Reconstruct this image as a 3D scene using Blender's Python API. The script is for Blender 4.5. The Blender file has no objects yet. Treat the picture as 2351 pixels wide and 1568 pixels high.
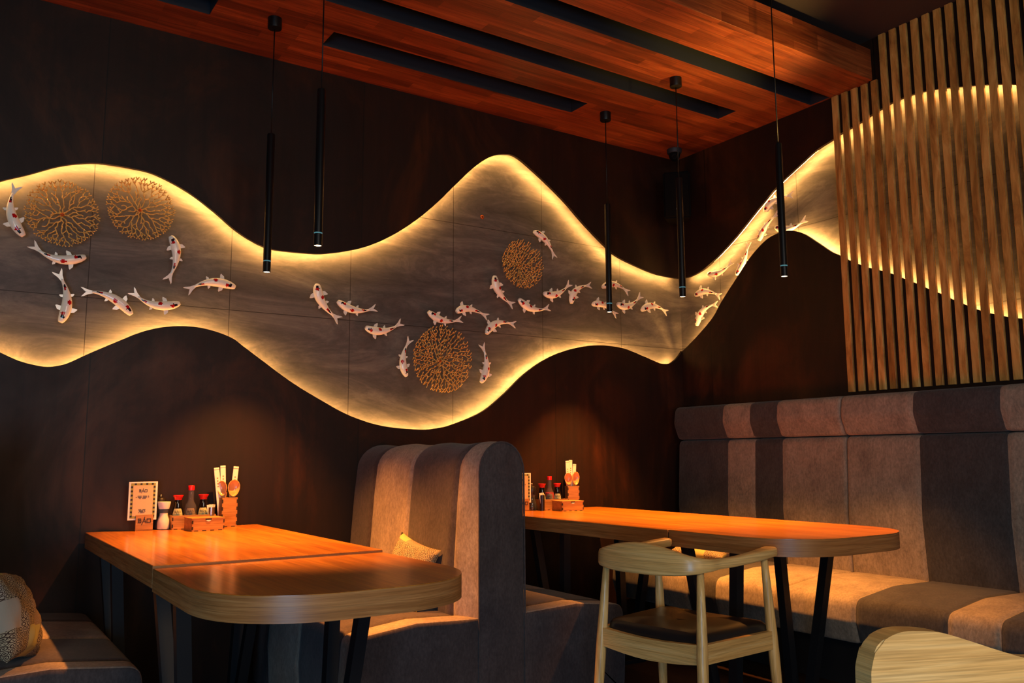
import bpy, bmesh, math, random
from mathutils import Vector, Matrix
random.seed(7)
R_ = math.radians
# ------------------------------------------------------------------ camera
FW, FH = 2351.0, 1568.0
FPX = 1966.824
CAMP = Vector((0.0, 0.0, 1.05))
_cx, _cy = FW / 2, FH / 2
def _dir(px, py):
    return Vector((px - _cx, -(py - _cy), -FPX)).normalized()
_X = _dir(4160, 1030); _Y = _dir(-143, 1055)
_Y = (_Y - _X * _X.dot(_Y)).normalized(); _Z = _X.cross(_Y)
ROT = Matrix((_X, _Y, _Z))            # camera space -> world space
def ray(px, py): return ROT @ _dir(px, py)
def at(px, py, ax, v):                # point of the photo on the plane axis = v
    r = ray(px, py); t = (v - CAMP[ax]) / r[ax]
    return CAMP + r * t
sc = bpy.context.scene
cam = bpy.data.cameras.new('camera'); camo = bpy.data.objects.new('camera', cam)
sc.collection.objects.link(camo)
cam.sensor_width = 36; cam.lens = FPX / FW * 36; cam.clip_start = 0.05
camo.matrix_world = Matrix.Translation(CAMP) @ ROT.to_4x4()
sc.camera = camo
# ------------------------------------------------------------------ world, lights, exposure
sc.view_settings.view_transform = 'Standard'; sc.view_settings.look = 'None'
sc.view_settings.gamma = 1; sc.view_settings.exposure = 0.0
sc.view_settings.use_curve_mapping = False
w = bpy.data.worlds.new('world'); sc.world = w; w.use_nodes = True
bg = w.node_tree.nodes['Background']; bg.inputs[0].default_value = (0.85, 0.58, 0.42, 1); bg.inputs[1].default_value = 0.026
def light(name, kind, loc, tgt, power, color, **kw):
    l = bpy.data.lights.new(name, kind); l.energy = power; l.color = color
    for k, v in kw.items(): setattr(l, k, v)
    o = bpy.data.objects.new(name, l); sc.collection.objects.link(o); o.location = loc
    o.rotation_euler = (Vector(tgt) - Vector(loc)).to_track_quat('-Z', 'Y').to_euler()
    return o
# daylight from the windows behind the photographer, warm room ceiling lamp, then added fill lights
light('daylight_window', 'AREA', (-1.7, -2.0, 0.7), (1.1, 2.9, 0.25), 78, (0.24, 0.60, 1.0), shape='RECTANGLE', size=1.6, size_y=1.2)
light('room_ceiling_lamp', 'AREA', (1.0, -1.8, 2.6), (2.8, 2.8, 1.0), 30, (1.0, 0.90, 0.76), shape='RECTANGLE', size=1.6, size_y=0.8)
light('ceiling_fill', 'AREA', (1.4, -0.9, 0.9), (2.2, 2.9, 3.0), 11, (1.0, 0.62, 0.30), shape='RECTANGLE', size=1.0, size_y=0.6)  # added upward fill to brighten the wooden ceiling, not a lamp of the room
light('warm_side_fill', 'AREA', (-1.3, -0.7, 1.8), (1.9, 1.6, 0.6), 16, (1.0, 0.78, 0.46), shape='RECTANGLE', size=0.7, size_y=0.5)  # added warm fill from behind left for chairs and table edges, no fixture there
light('soffit_patch_fill', 'SPOT', (3.32, 2.20, 2.25), (3.12, 2.64, 2.99), 70, (1.0, 0.60, 0.15), spot_size=R_(64), spot_blend=1.0, shadow_soft_size=0.05)  # added unseen spot, stands in for pendant light reflected onto the soffit
LEDS = 230.0      # LED strip emission
PEND = 215.0      # pendant spot power
# ------------------------------------------------------------------ helpers
def lin(c):
    c = c / 255.0
    return c / 12.92 if c <= 0.04045 else ((c + 0.055) / 1.055) ** 2.4
def C(r, g, b, a=1): return (lin(r), lin(g), lin(b), a)
MATS = {}
class NT:
    def __init__(s, name, rough=0.6, metal=0.0, base=(0.5, 0.5, 0.5, 1), **kw):
        m = bpy.data.materials.new(name); m.use_nodes = True; s.m = m
        s.t = m.node_tree; s.b = s.t.nodes['Principled BSDF']
        s.b.inputs['Base Color'].default_value = base
        s.b.inputs['Roughness'].default_value = rough
        s.b.inputs['Metallic'].default_value = metal
        for k, v in kw.items(): s.b.inputs[k].default_value = v
        s.tc = None
        MATS[name] = m
    def n(s, kind, **kw):
        nd = s.t.nodes.new(kind)
        for k, v in kw.items():
            if isinstance(k, str) and hasattr(nd, k): setattr(nd, k, v)
            else: nd.inputs[k].default_value = v
        return nd
    def L(s, a, b): s.t.links.new(a, b)
    def coord(s, scale=(1, 1, 1), rot=(0, 0, 0), kind='Object'):
        if s.tc is None: s.tc = s.t.nodes.new('ShaderNodeTexCoord')
        mp = s.t.nodes.new('ShaderNodeMapping'); mp.inputs['Scale'].default_value = scale; mp.inputs['Rotation'].default_value = rot
        s.L(s.tc.outputs[kind], mp.inputs[0]); return mp.outputs[0]
    def noise(s, vec, scale, detail=4, rough=0.6, dist=0.0):
        nd = s.t.nodes.new('ShaderNodeTexNoise'); nd.inputs['Scale'].default_value = scale
        nd.inputs['Detail'].default_value = detail; nd.inputs['Roughness'].default_value = rough
        nd.inputs['Distortion'].default_value = dist
        s.L(vec, nd.inputs['Vector']); return nd.outputs['Fac']
    def ramp(s, fac, stops, mode='LINEAR'):
        nd = s.t.nodes.new('ShaderNodeValToRGB'); cr = nd.color_ramp; cr.interpolation = mode
        while len(cr.elements) < len(stops): cr.elements.new(0.5)
        for e, (p, c) in zip(cr.elements, stops): e.position = p; e.color = c
        s.L(fac, nd.inputs[0]); return nd.outputs[0]
    def mix(s, fac, a, b, mode='MIX'):
        nd = s.t.nodes.new('ShaderNodeMix'); nd.data_type = 'RGBA'; nd.blend_type = mode
        for sock, v in ((nd.inputs[0], fac), (nd.inputs[6], a), (nd.inputs[7], b)):
            if hasattr(v, 'links') or isinstance(v, bpy.types.NodeSocket): s.L(v, sock)
            else: sock.default_value = v
        return nd.outputs[2]
    def math(s, op, a, b=None):
        nd = s.t.nodes.new('ShaderNodeMath'); nd.operation = op
        for i, v in enumerate((a, b)):
            if v is None: continue
            if isinstance(v, bpy.types.NodeSocket): s.L(v, nd.inputs[i])
            else: nd.inputs[i].default_value = v
        return nd.outputs[0]
    def steps(s, a, stops):
        v = None; prev = stops[0][1]
        for y, k in stops[1:]:
            g = s.math('MULTIPLY', s.math('GREATER_THAN', a, y), float(k - prev)); prev = k
            v = g if v is None else s.math('ADD', v, g)
        return s.math('ADD', v, float(stops[0][1]))
    def line(s, a, a0, step, half):
        q = s.math('DIVIDE', s.math('SUBTRACT', a, a0), step)
        d = s.math('MULTIPLY', s.math('ABSOLUTE', s.math('SUBTRACT', q, s.math('ROUND', q))), step)
        return s.math('LESS_THAN', d, half)
    def axis(s, ax, kind='Object'):
        if s.tc is None: s.tc = s.t.nodes.new('ShaderNodeTexCoord')
        sp = s.t.nodes.new('ShaderNodeSeparateXYZ'); s.L(s.tc.outputs[kind], sp.inputs[0]); return sp.outputs[ax]
    def color(s, sock): s.L(sock, s.b.inputs['Base Color'])
    def bump(s, h, strength=0.2, dist=0.01):
        nd = s.t.nodes.new('ShaderNodeBump'); nd.inputs['Strength'].default_value = strength; nd.inputs['Distance'].default_value = dist
        s.L(h, nd.inputs['Height']); s.L(nd.outputs[0], s.b.inputs['Normal'])
W1 = (1, 1, 1, 1)
def plain(name, col, rough=0.5, metal=0.0, **kw):
    t = NT(name, rough, metal, col, **kw)
    f = t.noise(t.coord(), 60, 2); c = t.mix(f, tuple(x * 0.88 for x in col[:3]) + (1,), col); t.color(c); return t.m
def emit(name, col, strength):
    t = NT(name, 0.5, 0, (0, 0, 0, 1)); t.b.inputs['Emission Color'].default_value = col; t.b.inputs['Emission Strength'].default_value = strength
    t.m.cycles.emission_sampling = 'FRONT_BACK'
    return t.m
def wood(name, c1, c2, c3, axis=0, rough=0.4, scale=1.0, bricks=None, coat=0.0, spec=0.5, bump=0.05):
    t = NT(name, rough); t.b.inputs['Coat Weight'].default_value = coat; t.b.inputs['Coat Roughness'].default_value = 0.15
    t.b.inputs['Specular IOR Level'].default_value = spec
    st = [14, 14, 14]
    if isinstance(axis, int): st[axis] = 0.9
    else: st = list(axis)
    v = t.coord(tuple(x * scale for x in st))
    f = t.noise(v, 2.2, 6, 0.65, 0.6)
    st2 = [90, 90, 90]
    if isinstance(axis, int): st2[axis] = 3.0
    else: st2 = [axis[0] * 3, axis[1] * 3, axis[2] * 6]
    f2 = t.noise(t.coord(tuple(x * scale for x in st2)), 1.5, 3, 0.6)
    c = t.ramp(f, [(0.28, c1), (0.5, c2), (0.74, c3)])
    g = t.ramp(f2, [(0.35, (0.72, 0.72, 0.72, 1)), (0.6, (1.08, 1.08, 1.08, 1))])
    c = t.mix(1.0, c, g, 'MULTIPLY')
    if bricks:
        lx, ly, rot = bricks
        br = t.n('ShaderNodeTexBrick', offset=0.37, offset_frequency=2)
        t.L(t.coord((1, 1, 1), rot), br.inputs['Vector'])
        br.inputs['Color1'].default_value = (0.55, 0.5, 0.45, 1); br.inputs['Color2'].default_value = (1.35, 1.3, 1.25, 1)
        br.inputs['Mortar'].default_value = (0.35, 0.3, 0.3, 1); br.inputs['Scale'].default_value = 1
        br.inputs['Mortar Size'].default_value = 0.0006; br.inputs['Brick Width'].default_value = lx; br.inputs['Row Height'].default_value = ly
        br.inputs['Bias'].default_value = 0.0
        c = t.mix(1.0, c, br.outputs['Color'], 'MULTIPLY')
    t.color(c); t.bump(f2, bump, 0.004); return t.m
def fabric(name, y0, y1, stops, light_c=C(156, 136, 120), dark_c=C(76, 64, 62), axis=1):
    """striped velour, stripes along one axis; stops = [(y, 0/1)] constant segments"""
    t = NT(name, 0.92); t.b.inputs['Sheen Weight'].default_value = 0.12; t.b.inputs['Sheen Roughness'].default_value = 0.5
    t.b.inputs['Specular IOR Level'].default_value = 0.2
    a = t.axis(axis)
    c = t.mix(t.steps(a, stops), dark_c, light_c)
    f = t.noise(t.coord((1, 1, 0.7)), 9, 6, 0.7, 0.3); g = t.ramp(f, [(0.3, (0.68, 0.66, 0.66, 1)), (0.65, (1.12, 1.12, 1.1, 1))])
    c = t.mix(1.0, c, g, 'MULTIPLY')
    f2 = t.noise(t.coord((1, 1, 0.5)), 110, 3, 0.7); g2 = t.ramp(f2, [(0.3, (0.7, 0.7, 0.7, 1)), (0.7, (1.2, 1.2, 1.2, 1))])
    c = t.mix(1.0, c, g2, 'MULTIPLY'); t.color(c); t.bump(f2, 0.25, 0.003); return t.m
# ---- mesh helpers
def obj(name, bm, mats, parent=None, smooth=False, loc=None, kind=None):
    bmesh.ops.recalc_face_normals(bm, faces=bm.faces[:])
    me = bpy.data.meshes.new(name); bm.to_mesh(me); bm.free()
    if not isinstance(mats, (list, tuple)): mats = [mats]
    for m in mats: me.materials.append(m)
    if smooth:
        for p in me.polygons: p.use_smooth = len(p.vertices) <= 6
        if smooth == 'auto':
            try: me.set_sharp_from_angle(angle=R_(38))
            except Exception: pass
    o = bpy.data.objects.new(name, me); sc.collection.objects.link(o)
    if parent: o.parent = parent
    if loc is not None: o.location = loc
    if kind: o['kind'] = kind
    return o
def tag(o, label, cat, group=None, kind=None):
    o['label'] = label; o['category'] = cat
    if group: o['group'] = group
    if kind: o['kind'] = kind
    return o
def thing(name, loc, label, cat, group=None, rz=0.0):
    o = bpy.data.objects.new(name, None); sc.collection.objects.link(o); o.location = loc; o.rotation_euler.z = rz
    o.empty_display_size = 0.05
    return tag(o, label, cat, group)
def struct(name, bm, m, label=None, smooth=False):
    o = obj(name, bm, m, None, smooth); o['kind'] = 'structure'
    if label: o['label'] = label
    return o
def dup_tree(root, loc, rz=None):
    r = root.copy(); sc.collection.objects.link(r); r.location = loc
    if rz is not None: r.rotation_euler.z = rz
    for ch in list(root.children):
        c = ch.copy(); sc.collection.objects.link(c); c.parent = r
        for g in list(ch.children):
            d = g.copy(); sc.collection.objects.link(d); d.parent = c
    return r
def BM(): return bmesh.new()
def box(bm, a, b, bev=0.0, seg=2, mi=0, mat=None):
    x0, y0, z0 = a; x1, y1, z1 = b
    vs = [bm.verts.new((x, y, z)) for x in (x0, x1) for y in (y0, y1) for z in (z0, z1)]
    fs = [bm.faces.new([vs[i] for i in f]) for f in ((0, 1, 3, 2), (4, 6, 7, 5), (0, 4, 5, 1), (2, 3, 7, 6), (0, 2, 6, 4), (1, 5, 7, 3))]
    for f in fs: f.material_index = mi
    if mat is not None:
        for v in vs: v.co = mat @ v.co
    if bev > 0:
        es = list({e for f in fs for e in f.edges})
        bmesh.ops.bevel(bm, geom=es, offset=bev, segments=seg, profile=0.5, affect='EDGES')
def tube(bm, pts, rad, n=8, mi=0, cap=True):
    pts = [Vector(p) for p in pts]
    if not isinstance(rad, (list, tuple)): rad = [rad] * len(pts)
    rings = []; up = None
    for i, p in enumerate(pts):
        d = (pts[min(i + 1, len(pts) - 1)] - pts[max(i - 1, 0)]).normalized()
        if up is None: up = Vector((0, 0, 1)) if abs(d.z) < 0.9 else Vector((1, 0, 0))
        s = d.cross(up).normalized(); u = s.cross(d).normalized(); up = u
        rings.append([bm.verts.new(p + (s * math.cos(2 * math.pi * k / n) + u * math.sin(2 * math.pi * k / n)) * rad[i]) for k in range(n)])
    for a, b in zip(rings, rings[1:]):
        for k in range(n):
            f = bm.faces.new((a[k], a[(k + 1) % n], b[(k + 1) % n], b[k])); f.material_index = mi
    if cap:
        for r in (rings[0], rings[-1]):
            f = bm.faces.new(r); f.material_index = mi
def lathe(bm, prof, n=24, c=(0, 0, 0), mi=0, a0=0, a1=2 * math.pi):
    rings = []; full = abs(a1 - a0 - 2 * math.pi) < 1e-6
    m = n if full else n + 1
    for r, z in prof:
        if r <= 1e-6: rings.append([bm.verts.new((c[0], c[1], c[2] + z))])
        else: rings.append([bm.verts.new((c[0] + r * math.cos(a0 + (a1 - a0) * k / n), c[1] + r * math.sin(a0 + (a1 - a0) * k / n), c[2] + z)) for k in range(m)])
    for a, b in zip(rings, rings[1:]):
        for k in range(n if full else n):
            k2 = (k + 1) % m if full else k + 1
            if len(a) == 1 and len(b) == 1: continue
            if len(a) == 1: f = bm.faces.new((a[0], b[k2], b[k]))
            elif len(b) == 1: f = bm.faces.new((a[k], a[k2], b[0]))
            else: f = bm.faces.new((a[k], a[k2], b[k2], b[k]))
            f.material_index = mi
def prism(bm, pts, z0, z1, mi=0, mat=None):
    lo = [bm.verts.new((x, y, z0)) for x, y in pts]; hi = [bm.verts.new((x, y, z1)) for x, y in pts]
    if mat is not None:
        for v in lo + hi: v.co = mat @ v.co
    n = len(pts); fs = [bm.faces.new(lo[::-1]), bm.faces.new(hi)]
    for i in range(n): fs.append(bm.faces.new((lo[i], lo[(i + 1) % n], hi[(i + 1) % n], hi[i])))
    for f in fs: f.material_index = mi
    return fs
def loft(bm, rings, cap=True, closed=True, mi=0):
    rs = [[bm.verts.new(p) for p in r] for r in rings]
    n = len(rs[0])
    for a, b in zip(rs, rs[1:]):
        for k in range(n if closed else n - 1):
            f = bm.faces.new((a[k], a[(k + 1) % n], b[(k + 1) % n], b[k])); f.material_index = mi
    if cap:
        for r in (rs[0], rs[-1]):
            f = bm.faces.new(r); f.material_index = mi
    return rs
def catmull(pts, m=8):
    pts = [Vector(p) for p in pts]; P = [pts[0] * 2 - pts[1]] + pts + [pts[-1] * 2 - pts[-2]]; out = []
    for i in range(1, len(P) - 2):
        a, b, c, d = P[i - 1:i + 3]
        for k in range(m):
            t = k / m
            out.append(0.5 * ((2 * b) + (c - a) * t + (2 * a - 5 * b + 4 * c - d) * t * t + (3 * b - a - 3 * c + d) * t ** 3))
    out.append(pts[-1]); return out
def interp(xs, ys, x):
    if x <= xs[0]: return ys[0]
    if x >= xs[-1]: return ys[-1]
    for i in range(len(xs) - 1):
        if x <= xs[i + 1]:
            return ys[i] + (ys[i + 1] - ys[i]) * (x - xs[i]) / (xs[i + 1] - xs[i])
def sm(t): t = max(0, min(1, t)); return t * t * (3 - 2 * t)
# ------------------------------------------------------------------ materials
def dark_wall(name, ax, joints):
    t = NT(name, 0.5); t.b.inputs['Specular IOR Level'].default_value = 0.3
    f = t.noise(t.coord((0.8, 0.8, 0.45)), 2.6, 8, 0.68, 0.8)
    c = t.ramp(f, [(0.30, C(21, 11, 7)), (0.52, C(34, 18, 10)), (0.70, C(64, 34, 16))])
    st = (22, 22, 0.8)
    f2 = t.noise(t.coord(st), 1.2, 5, 0.65, 0.4); g = t.ramp(f2, [(0.3, (0.72, 0.72, 0.72, 1)), (0.72, (1.25, 1.2, 1.15, 1))])
    c = t.mix(1.0, c, g, 'MULTIPLY')
    a = t.axis(ax)
    # thin panel joints and a slight tone step from panel to panel
    step = (joints[-1] - joints[0]) / (len(joints) - 1)
    idx = t.math('FLOOR', t.math('DIVIDE', t.math('SUBTRACT', a, joints[0]), step))
    wn = t.n('ShaderNodeTexWhiteNoise', noise_dimensions='1D'); t.L(idx, wn.inputs['W'])
    c = t.mix(1.0, c, t.ramp(wn.outputs['Value'], [(0, (0.82, 0.82, 0.84, 1)), (1, (1.12, 1.1, 1.08, 1))]), 'MULTIPLY')
    c = t.mix(t.line(a, joints[0], step, 0.0022), c, C(12, 7, 6))
    rr = t.ramp(f, [(0.3, (0.62, 0.62, 0.62, 1)), (0.7, (0.4, 0.4, 0.4, 1))]); t.L(rr, t.b.inputs['Roughness'])
    t.color(c); t.bump(f, 0.12, 0.01); return t.m
def slab(name, ax, vj, hj):
    t = NT(name, 0.55); t.b.inputs['Specular IOR Level'].default_value = 0.35
    f = t.noise(t.coord((0.7, 0.7, 2.6)), 2.4, 9, 0.72, 1.0)
    c = t.ramp(f, [(0.28, C(56, 54, 54)), (0.5, C(82, 78, 76)), (0.72, C(118, 111, 104))])
    f2 = t.noise(t.coord((3, 3, 9)), 6, 6, 0.75); g = t.ramp(f2, [(0.35, (0.86, 0.86, 0.86, 1)), (0.7, (1.1, 1.1, 1.1, 1))])
    c = t.mix(1.0, c, g, 'MULTIPLY')
    for axx, js in ((ax, vj), (2, hj)):
        c = t.mix(t.line(t.axis(axx), js[0], (js[-1] - js[0]) / (len(js) - 1), 0.0016), c, C(38, 30, 26))
    t.color(c); t.bump(f2, 0.1, 0.004); return t.m
M_wall1 = dark_wall('patinated_panel_back', 0, [-0.71, 0.51, 1.715, 2.94])
M_wall2 = dark_wall('patinated_panel_right', 1, [0.06, 1.28, 2.50, 3.718])
M_slab1 = slab('grey_slab_back', 0, [-0.72, -0.11, 0.495, 1.101, 1.709, 2.319, 2.922, 3.513], [1.14, 1.741, 2.342, 2.94])
M_slab2 = slab('grey_slab_right', 1, [0.65, 1.25, 1.86, 2.47, 3.08, 3.69], [1.14, 1.745, 2.35, 2.95])
M_soffit = wood('soffit_wood', C(98, 44, 22), C(138, 66, 32), C(168, 92, 46), 0, 0.42, 1, (0.42, 0.062, (0, 0, 0)), spec=0.4)
M_fascia = wood('fascia_wood', C(98, 44, 22), C(138, 66, 32), C(168, 92, 46), 0, 0.42, 1, (0.5, 0.08, (R_(90), 0, 0)), spec=0.4)
M_table = wood('table_veneer', C(146, 82, 20), C(176, 106, 28), C(198, 128, 42), 1, 0.28, 0.8, coat=0.3)
M_tedge = wood('table_edge_wood', C(140, 88, 44), C(166, 110, 60), C(188, 134, 80), (1.5, 1.5, 50), 0.4, 1.0)
M_ash = wood('pale_ash', C(200, 152, 86), C(222, 176, 106), C(236, 198, 132), (1.2, 1.2, 34), 0.38, 1.0, coat=0.15)
M_ashz = wood('pale_ash_upright', C(200, 152, 86), C(222, 176, 106), C(236, 198, 132), 2, 0.38, 1.3, coat=0.15)
M_black = plain('black_powder_coat', C(16, 20, 25), 0.42, 0.0)
M_blackm = plain('black_tube', C(30, 29, 30), 0.35, 0.6)
M_leather = plain('black_leather', C(30, 26, 26), 0.34)
M_channel = plain('dark_channel', C(34, 38, 46), 0.6)
M_ceil = plain('dark_ceiling_paint', C(52, 40, 38), 0.8)
M_floor = wood('dark_floor_wood', C(40, 28, 20), C(56, 38, 26), C(70, 46, 30), 1, 0.45, 0.8, (0.9, 0.14, (0, 0, R_(90))))
M_plinth = plain('plinth_black', C(22, 18, 18), 0.7)
M_led = emit('led_glow', (1.0, 0.47, 0.115, 1), LEDS)
M_led2 = emit('led_glow_right', (1.0, 0.47, 0.115, 1), LEDS * 1.7)
M_lens = emit('lamp_lens', (1.0, 0.72, 0.42, 1), 18)
M_cyan = emit('pale_blue_ring', (0.25, 0.75, 0.85, 1), 0.25)
M_koi = plain('white_ceramic', C(254, 248, 226), 0.22, 0, **{'Coat Weight': 0.5})
M_koir = plain('red_glaze', C(190, 22, 24), 0.2)
M_koik = plain('black_glaze', C(30, 22, 30), 0.2)
M_gold = plain('gold_metal', C(244, 196, 110), 0.2, 0.4)
M_copper = plain('copper', C(170, 84, 40), 0.4, 0.8)
M_ply = wood('laser_cut_ply', C(150, 96, 40), C(172, 116, 54), C(190, 134, 68), 0, 0.6, 2)
M_burn = plain('burnt_edge', C(34, 20, 14), 0.8)
M_red = plain('red_plastic', C(215, 22, 26), 0.35)
M_soy = plain('soy_sauce', C(16, 9, 9), 0.1, 0, **{'Coat Weight': 0.6})
M_hot = plain('hot_sauce', C(180, 32, 14), 0.25)
M_paper = plain('white_paper', C(236, 226, 208), 0.7)
M_beige = plain('beige_print', C(206, 176, 130), 0.7)
M_olive = plain('olive_print', C(150, 144, 62), 0.7)
M_ink = plain('dark_ink', C(30, 24, 26), 0.7)
M_label = plain('label_cream', C(206, 202, 130), 0.6)
M_labelg = plain('label_brown', C(140, 120, 90), 0.6)
M_salt = plain('salt', C(240, 226, 212), 0.8)
M_wcap = plain('white_cap', C(236, 222, 206), 0.4)
M_cer = plain('glazed_spoon', C(226, 158, 92), 0.2, 0, **{'Coat Weight': 0.5})
M_steel = plain('steel', C(180, 170, 160), 0.25, 1.0)
M_spk = plain('speaker_black', C(6, 7, 8), 0.9, 0, **{'Specular IOR Level': 0.15})
t = NT('clear_glass', 0.03, 0, (0.95, 0.93, 0.9, 1)); t.b.inputs['Transmission Weight'].default_value = 0.9; t.b.inputs['IOR'].default_value = 1.3; M_glass = t.m
t.b.inputs['Alpha'].default_value = 0.35
# slats: each batten its own tone
PITCH = 0.0596; SL0 = 2.758
t = NT('birch_slats', 0.5); a = t.axis(1)
idx = t.math('FLOOR', t.math('DIVIDE', t.math('SUBTRACT', SL0 + 0.01, a), PITCH))
wn = t.n('ShaderNodeTexWhiteNoise', noise_dimensions='1D'); t.L(idx, wn.inputs['W'])
tone = t.ramp(wn.outputs['Value'], [(0, (0.72, 0.66, 0.58, 1)), (0.5, (1, 1, 1, 1)), (1, (1.16, 1.16, 1.2, 1))])
cx_ = t.n('ShaderNodeCombineXYZ'); t.L(t.math('MULTIPLY', idx, 3.7), cx_.inputs[0]); t.L(t.math('MULTIPLY', a, 14.0), cx_.inputs[1]); t.L(t.math('MULTIPLY', t.axis(2), 2.4), cx_.inputs[2])
nz = t.n('ShaderNodeTexNoise'); nz.inputs['Scale'].default_value = 1.6; nz.inputs['Detail'].default_value = 7; nz.inputs['Roughness'].default_value = 0.65; nz.inputs['Distortion'].default_value = 0.8
t.L(cx_.outputs[0], nz.inputs['Vector'])
c = t.ramp(nz.outputs['Fac'], [(0.3, C(120, 76, 32)), (0.5, C(176, 126, 60)), (0.72, C(210, 164, 92))])
t.color(t.mix(1.0, c, tone, 'MULTIPLY')); t.b.inputs['Specular IOR Level'].default_value = 0.35
M_slat = t.m
# patchwork cushion
def patch(name, seed):
    t = NT(name, 0.9); v = t.coord((1, 1, 1), (0, 0, 0), 'UV')
    sp = t.n('ShaderNodeSeparateXYZ'); t.L(v, sp.inputs[0])
    cb = t.n('ShaderNodeCombineXYZ'); row = t.math('FLOOR', t.math('MULTIPLY', sp.outputs[1], 3.3))
    t.L(t.math('FLOOR', t.math('ADD', t.math('MULTIPLY', sp.outputs[0], 3.1), t.math('MULTIPLY', row, 0.37))), cb.inputs[0]); t.L(row, cb.inputs[1]); cb.inputs[2].default_value = seed
    wn = t.n('ShaderNodeTexWhiteNoise', noise_dimensions='3D'); t.L(cb.outputs[0], wn.inputs['Vector']); k = wn.outputs['Value']
    c = t.ramp(k, [(0, C(170, 150, 118)), (0.3, C(160, 142, 122)), (0.5, C(166, 154, 94)), (0.7, C(168, 142, 96)), (0.85, C(140, 120, 102))], 'CONSTANT')
    vo = t.n('ShaderNodeTexVoronoi'); t.L(v, vo.inputs['Vector']); vo.inputs['Scale'].default_value = 22; vo.inputs['Randomness'].default_value = 0.2
    ringf = t.math('SINE', t.math('MULTIPLY', vo.outputs['Distance'], 20.0))
    c = t.mix(t.math('MULTIPLY', t.math('GREATER_THAN', ringf, -0.2), t.math('LESS_THAN', k, 0.42)), c, C(62, 40, 28))
    c = t.mix(t.math('MULTIPLY', t.math('GREATER_THAN', ringf, 0.6), t.math('GREATER_THAN', k, 0.72)), c, C(130, 92, 44))
    t.color(c); t.bump(t.noise(t.coord(), 200, 2), 0.2, 0.002); return t.m
M_patch = patch('patchwork_cotton', 4)
# ------------------------------------------------------------------ room geometry constants
YW, XW = 3.97, 3.961          # faces of the two dark walls
YS, XS = 4.045, 4.036          # grey slabs set back behind the wavy opening
ZC = 2.993; ZU = 3.225; YF = 2.505
PT = 0.018                    # thickness of the dark wall panels
TOP1 = [(-60, 440), (0, 416), (66, 400), (133, 382), (186, 375), (232, 375), (298, 385), (358, 401), (431, 440), (491, 485), (537, 525), (579, 553), (624, 572), (702, 581), (747, 582), (812, 573), (863, 558), (912, 534), (960, 502), (1003, 466), (1047, 423), (1090, 383), (1128, 359), (1160, 354), (1190, 363), (1246, 412), (1297, 463), (1341, 514), (1385, 560), (1415, 587), (1466, 613), (1513, 631), (1557, 639), (1567, 639)]
BOT1 = [(-60, 780), (0, 809), (40, 827), (75, 837), (109, 842), (149, 836), (199, 814), (265, 786), (332, 760), (398, 749), (464, 753), (527, 773), (560, 796), (605, 830), (669, 877), (734, 917), (805, 955), (879, 978), (960, 986), (1005, 983), (1044, 973), (1106, 946), (1154, 908), (1203, 860), (1251, 826), (1300, 805), (1360, 793), (1425, 798), (1480, 819), (1505, 830), (1521, 835), (1539, 834), (1554, 823), (1567, 806)]
TOP2 = [(1567, 639), (1586, 634), (1612, 620), (1638, 598), (1660, 576), (1693, 539), (1736, 485), (1784, 428), (1832, 382), (1872, 346), (1910, 321), (1928, 308), (1952, 294), (1974, 281), (1998, 265), (2022, 250), (2046, 236), (2071, 225), (2096, 216), (2123, 209), (2150, 204), (2178, 201), (2236, 196), (2298, 193), (2351, 196), (2450, 215)]
BOT2 = [(1567, 806), (1587, 786), (1612, 759), (1638, 726), (1656, 693), (1693, 635), (1722, 591), (1755, 554), (1784, 536), (1813, 529), (1843, 536), (1872, 554), (1905, 576), (1926, 586), (1948, 597), (1972, 607), (1996, 615), (2022, 621), (2048, 629), (2075, 640), (2103, 651), (2130, 663), (2160, 675), (2189, 689), (2219, 701), (2250, 713), (2282, 721), (2314, 727), (2346, 731), (2450, 735)]
top1 = catmull([at(x, y, 1, YW) for x, y in TOP1], 6); bot1 = catmull([at(x, y, 1, YW) for x, y in BOT1], 6)
top2 = catmull([at(x, y, 0, XW) for x, y in TOP2], 6); bot2 = catmull([at(x, y, 0, XW) for x, y in BOT2], 6)
# continue the wave a little beyond the frame
top1 = [Vector((-1.6, YW, 1.9)), Vector((-0.7, YW, 1.95))] + top1; bot1 = [Vector((-1.6, YW, 1.3)), Vector((-0.7, YW, 1.45))] + bot1
top2 = top2 + [Vector((XW, 0.9, 2.3)), Vector((XW, 0.0, 2.1))]; bot2 = bot2 + [Vector((XW, 0.9, 1.6)), Vector((XW, 0.0, 1.55))]
def monot(pts, ax, sgn):
    out = [pts[0]]
    for p in pts[1:]:
        if (p[ax] - out[-1][ax]) * sgn > 1e-4: out.append(p)
    return out
top1 = monot(top1, 0, 1); bot1 = monot(bot1, 0, 1); top2 = monot(top2, 1, -1); bot2 = monot(bot2, 1, -1)
for L_, v in ((top1, (XW, None)), (bot1, (XW, None))): L_[-1].x = XW
for L_ in (top2, bot2): L_[0].y = YW
def wall_piece(bm, edge, zlim, nax, thick):
    """dark panel between the wavy edge and a straight level, with thickness away from the room"""
    off = Vector((0, 0, 0)); off[nax] = thick
    r = []
    for p in edge:
        q = Vector(p); q.z = zlim; r.append([p, q, q + off, p + off])
    loft(bm, r)
bm = BM(); wall_piece(bm, top1, ZU, 1, PT); wall_piece(bm, bot1, 0.0, 1, PT)
struct('wall_back', bm, M_wall1, 'dark rust-brown panelled back wall with a wavy opening', 'auto')
bm = BM(); wall_piece(bm, top2, ZU, 0, PT); wall_piece(bm, bot2, 0.0, 0, PT)
struct('wall_right', bm, M_wall2, 'dark rust-brown panelled right wall with a wavy opening', 'auto')
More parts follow.
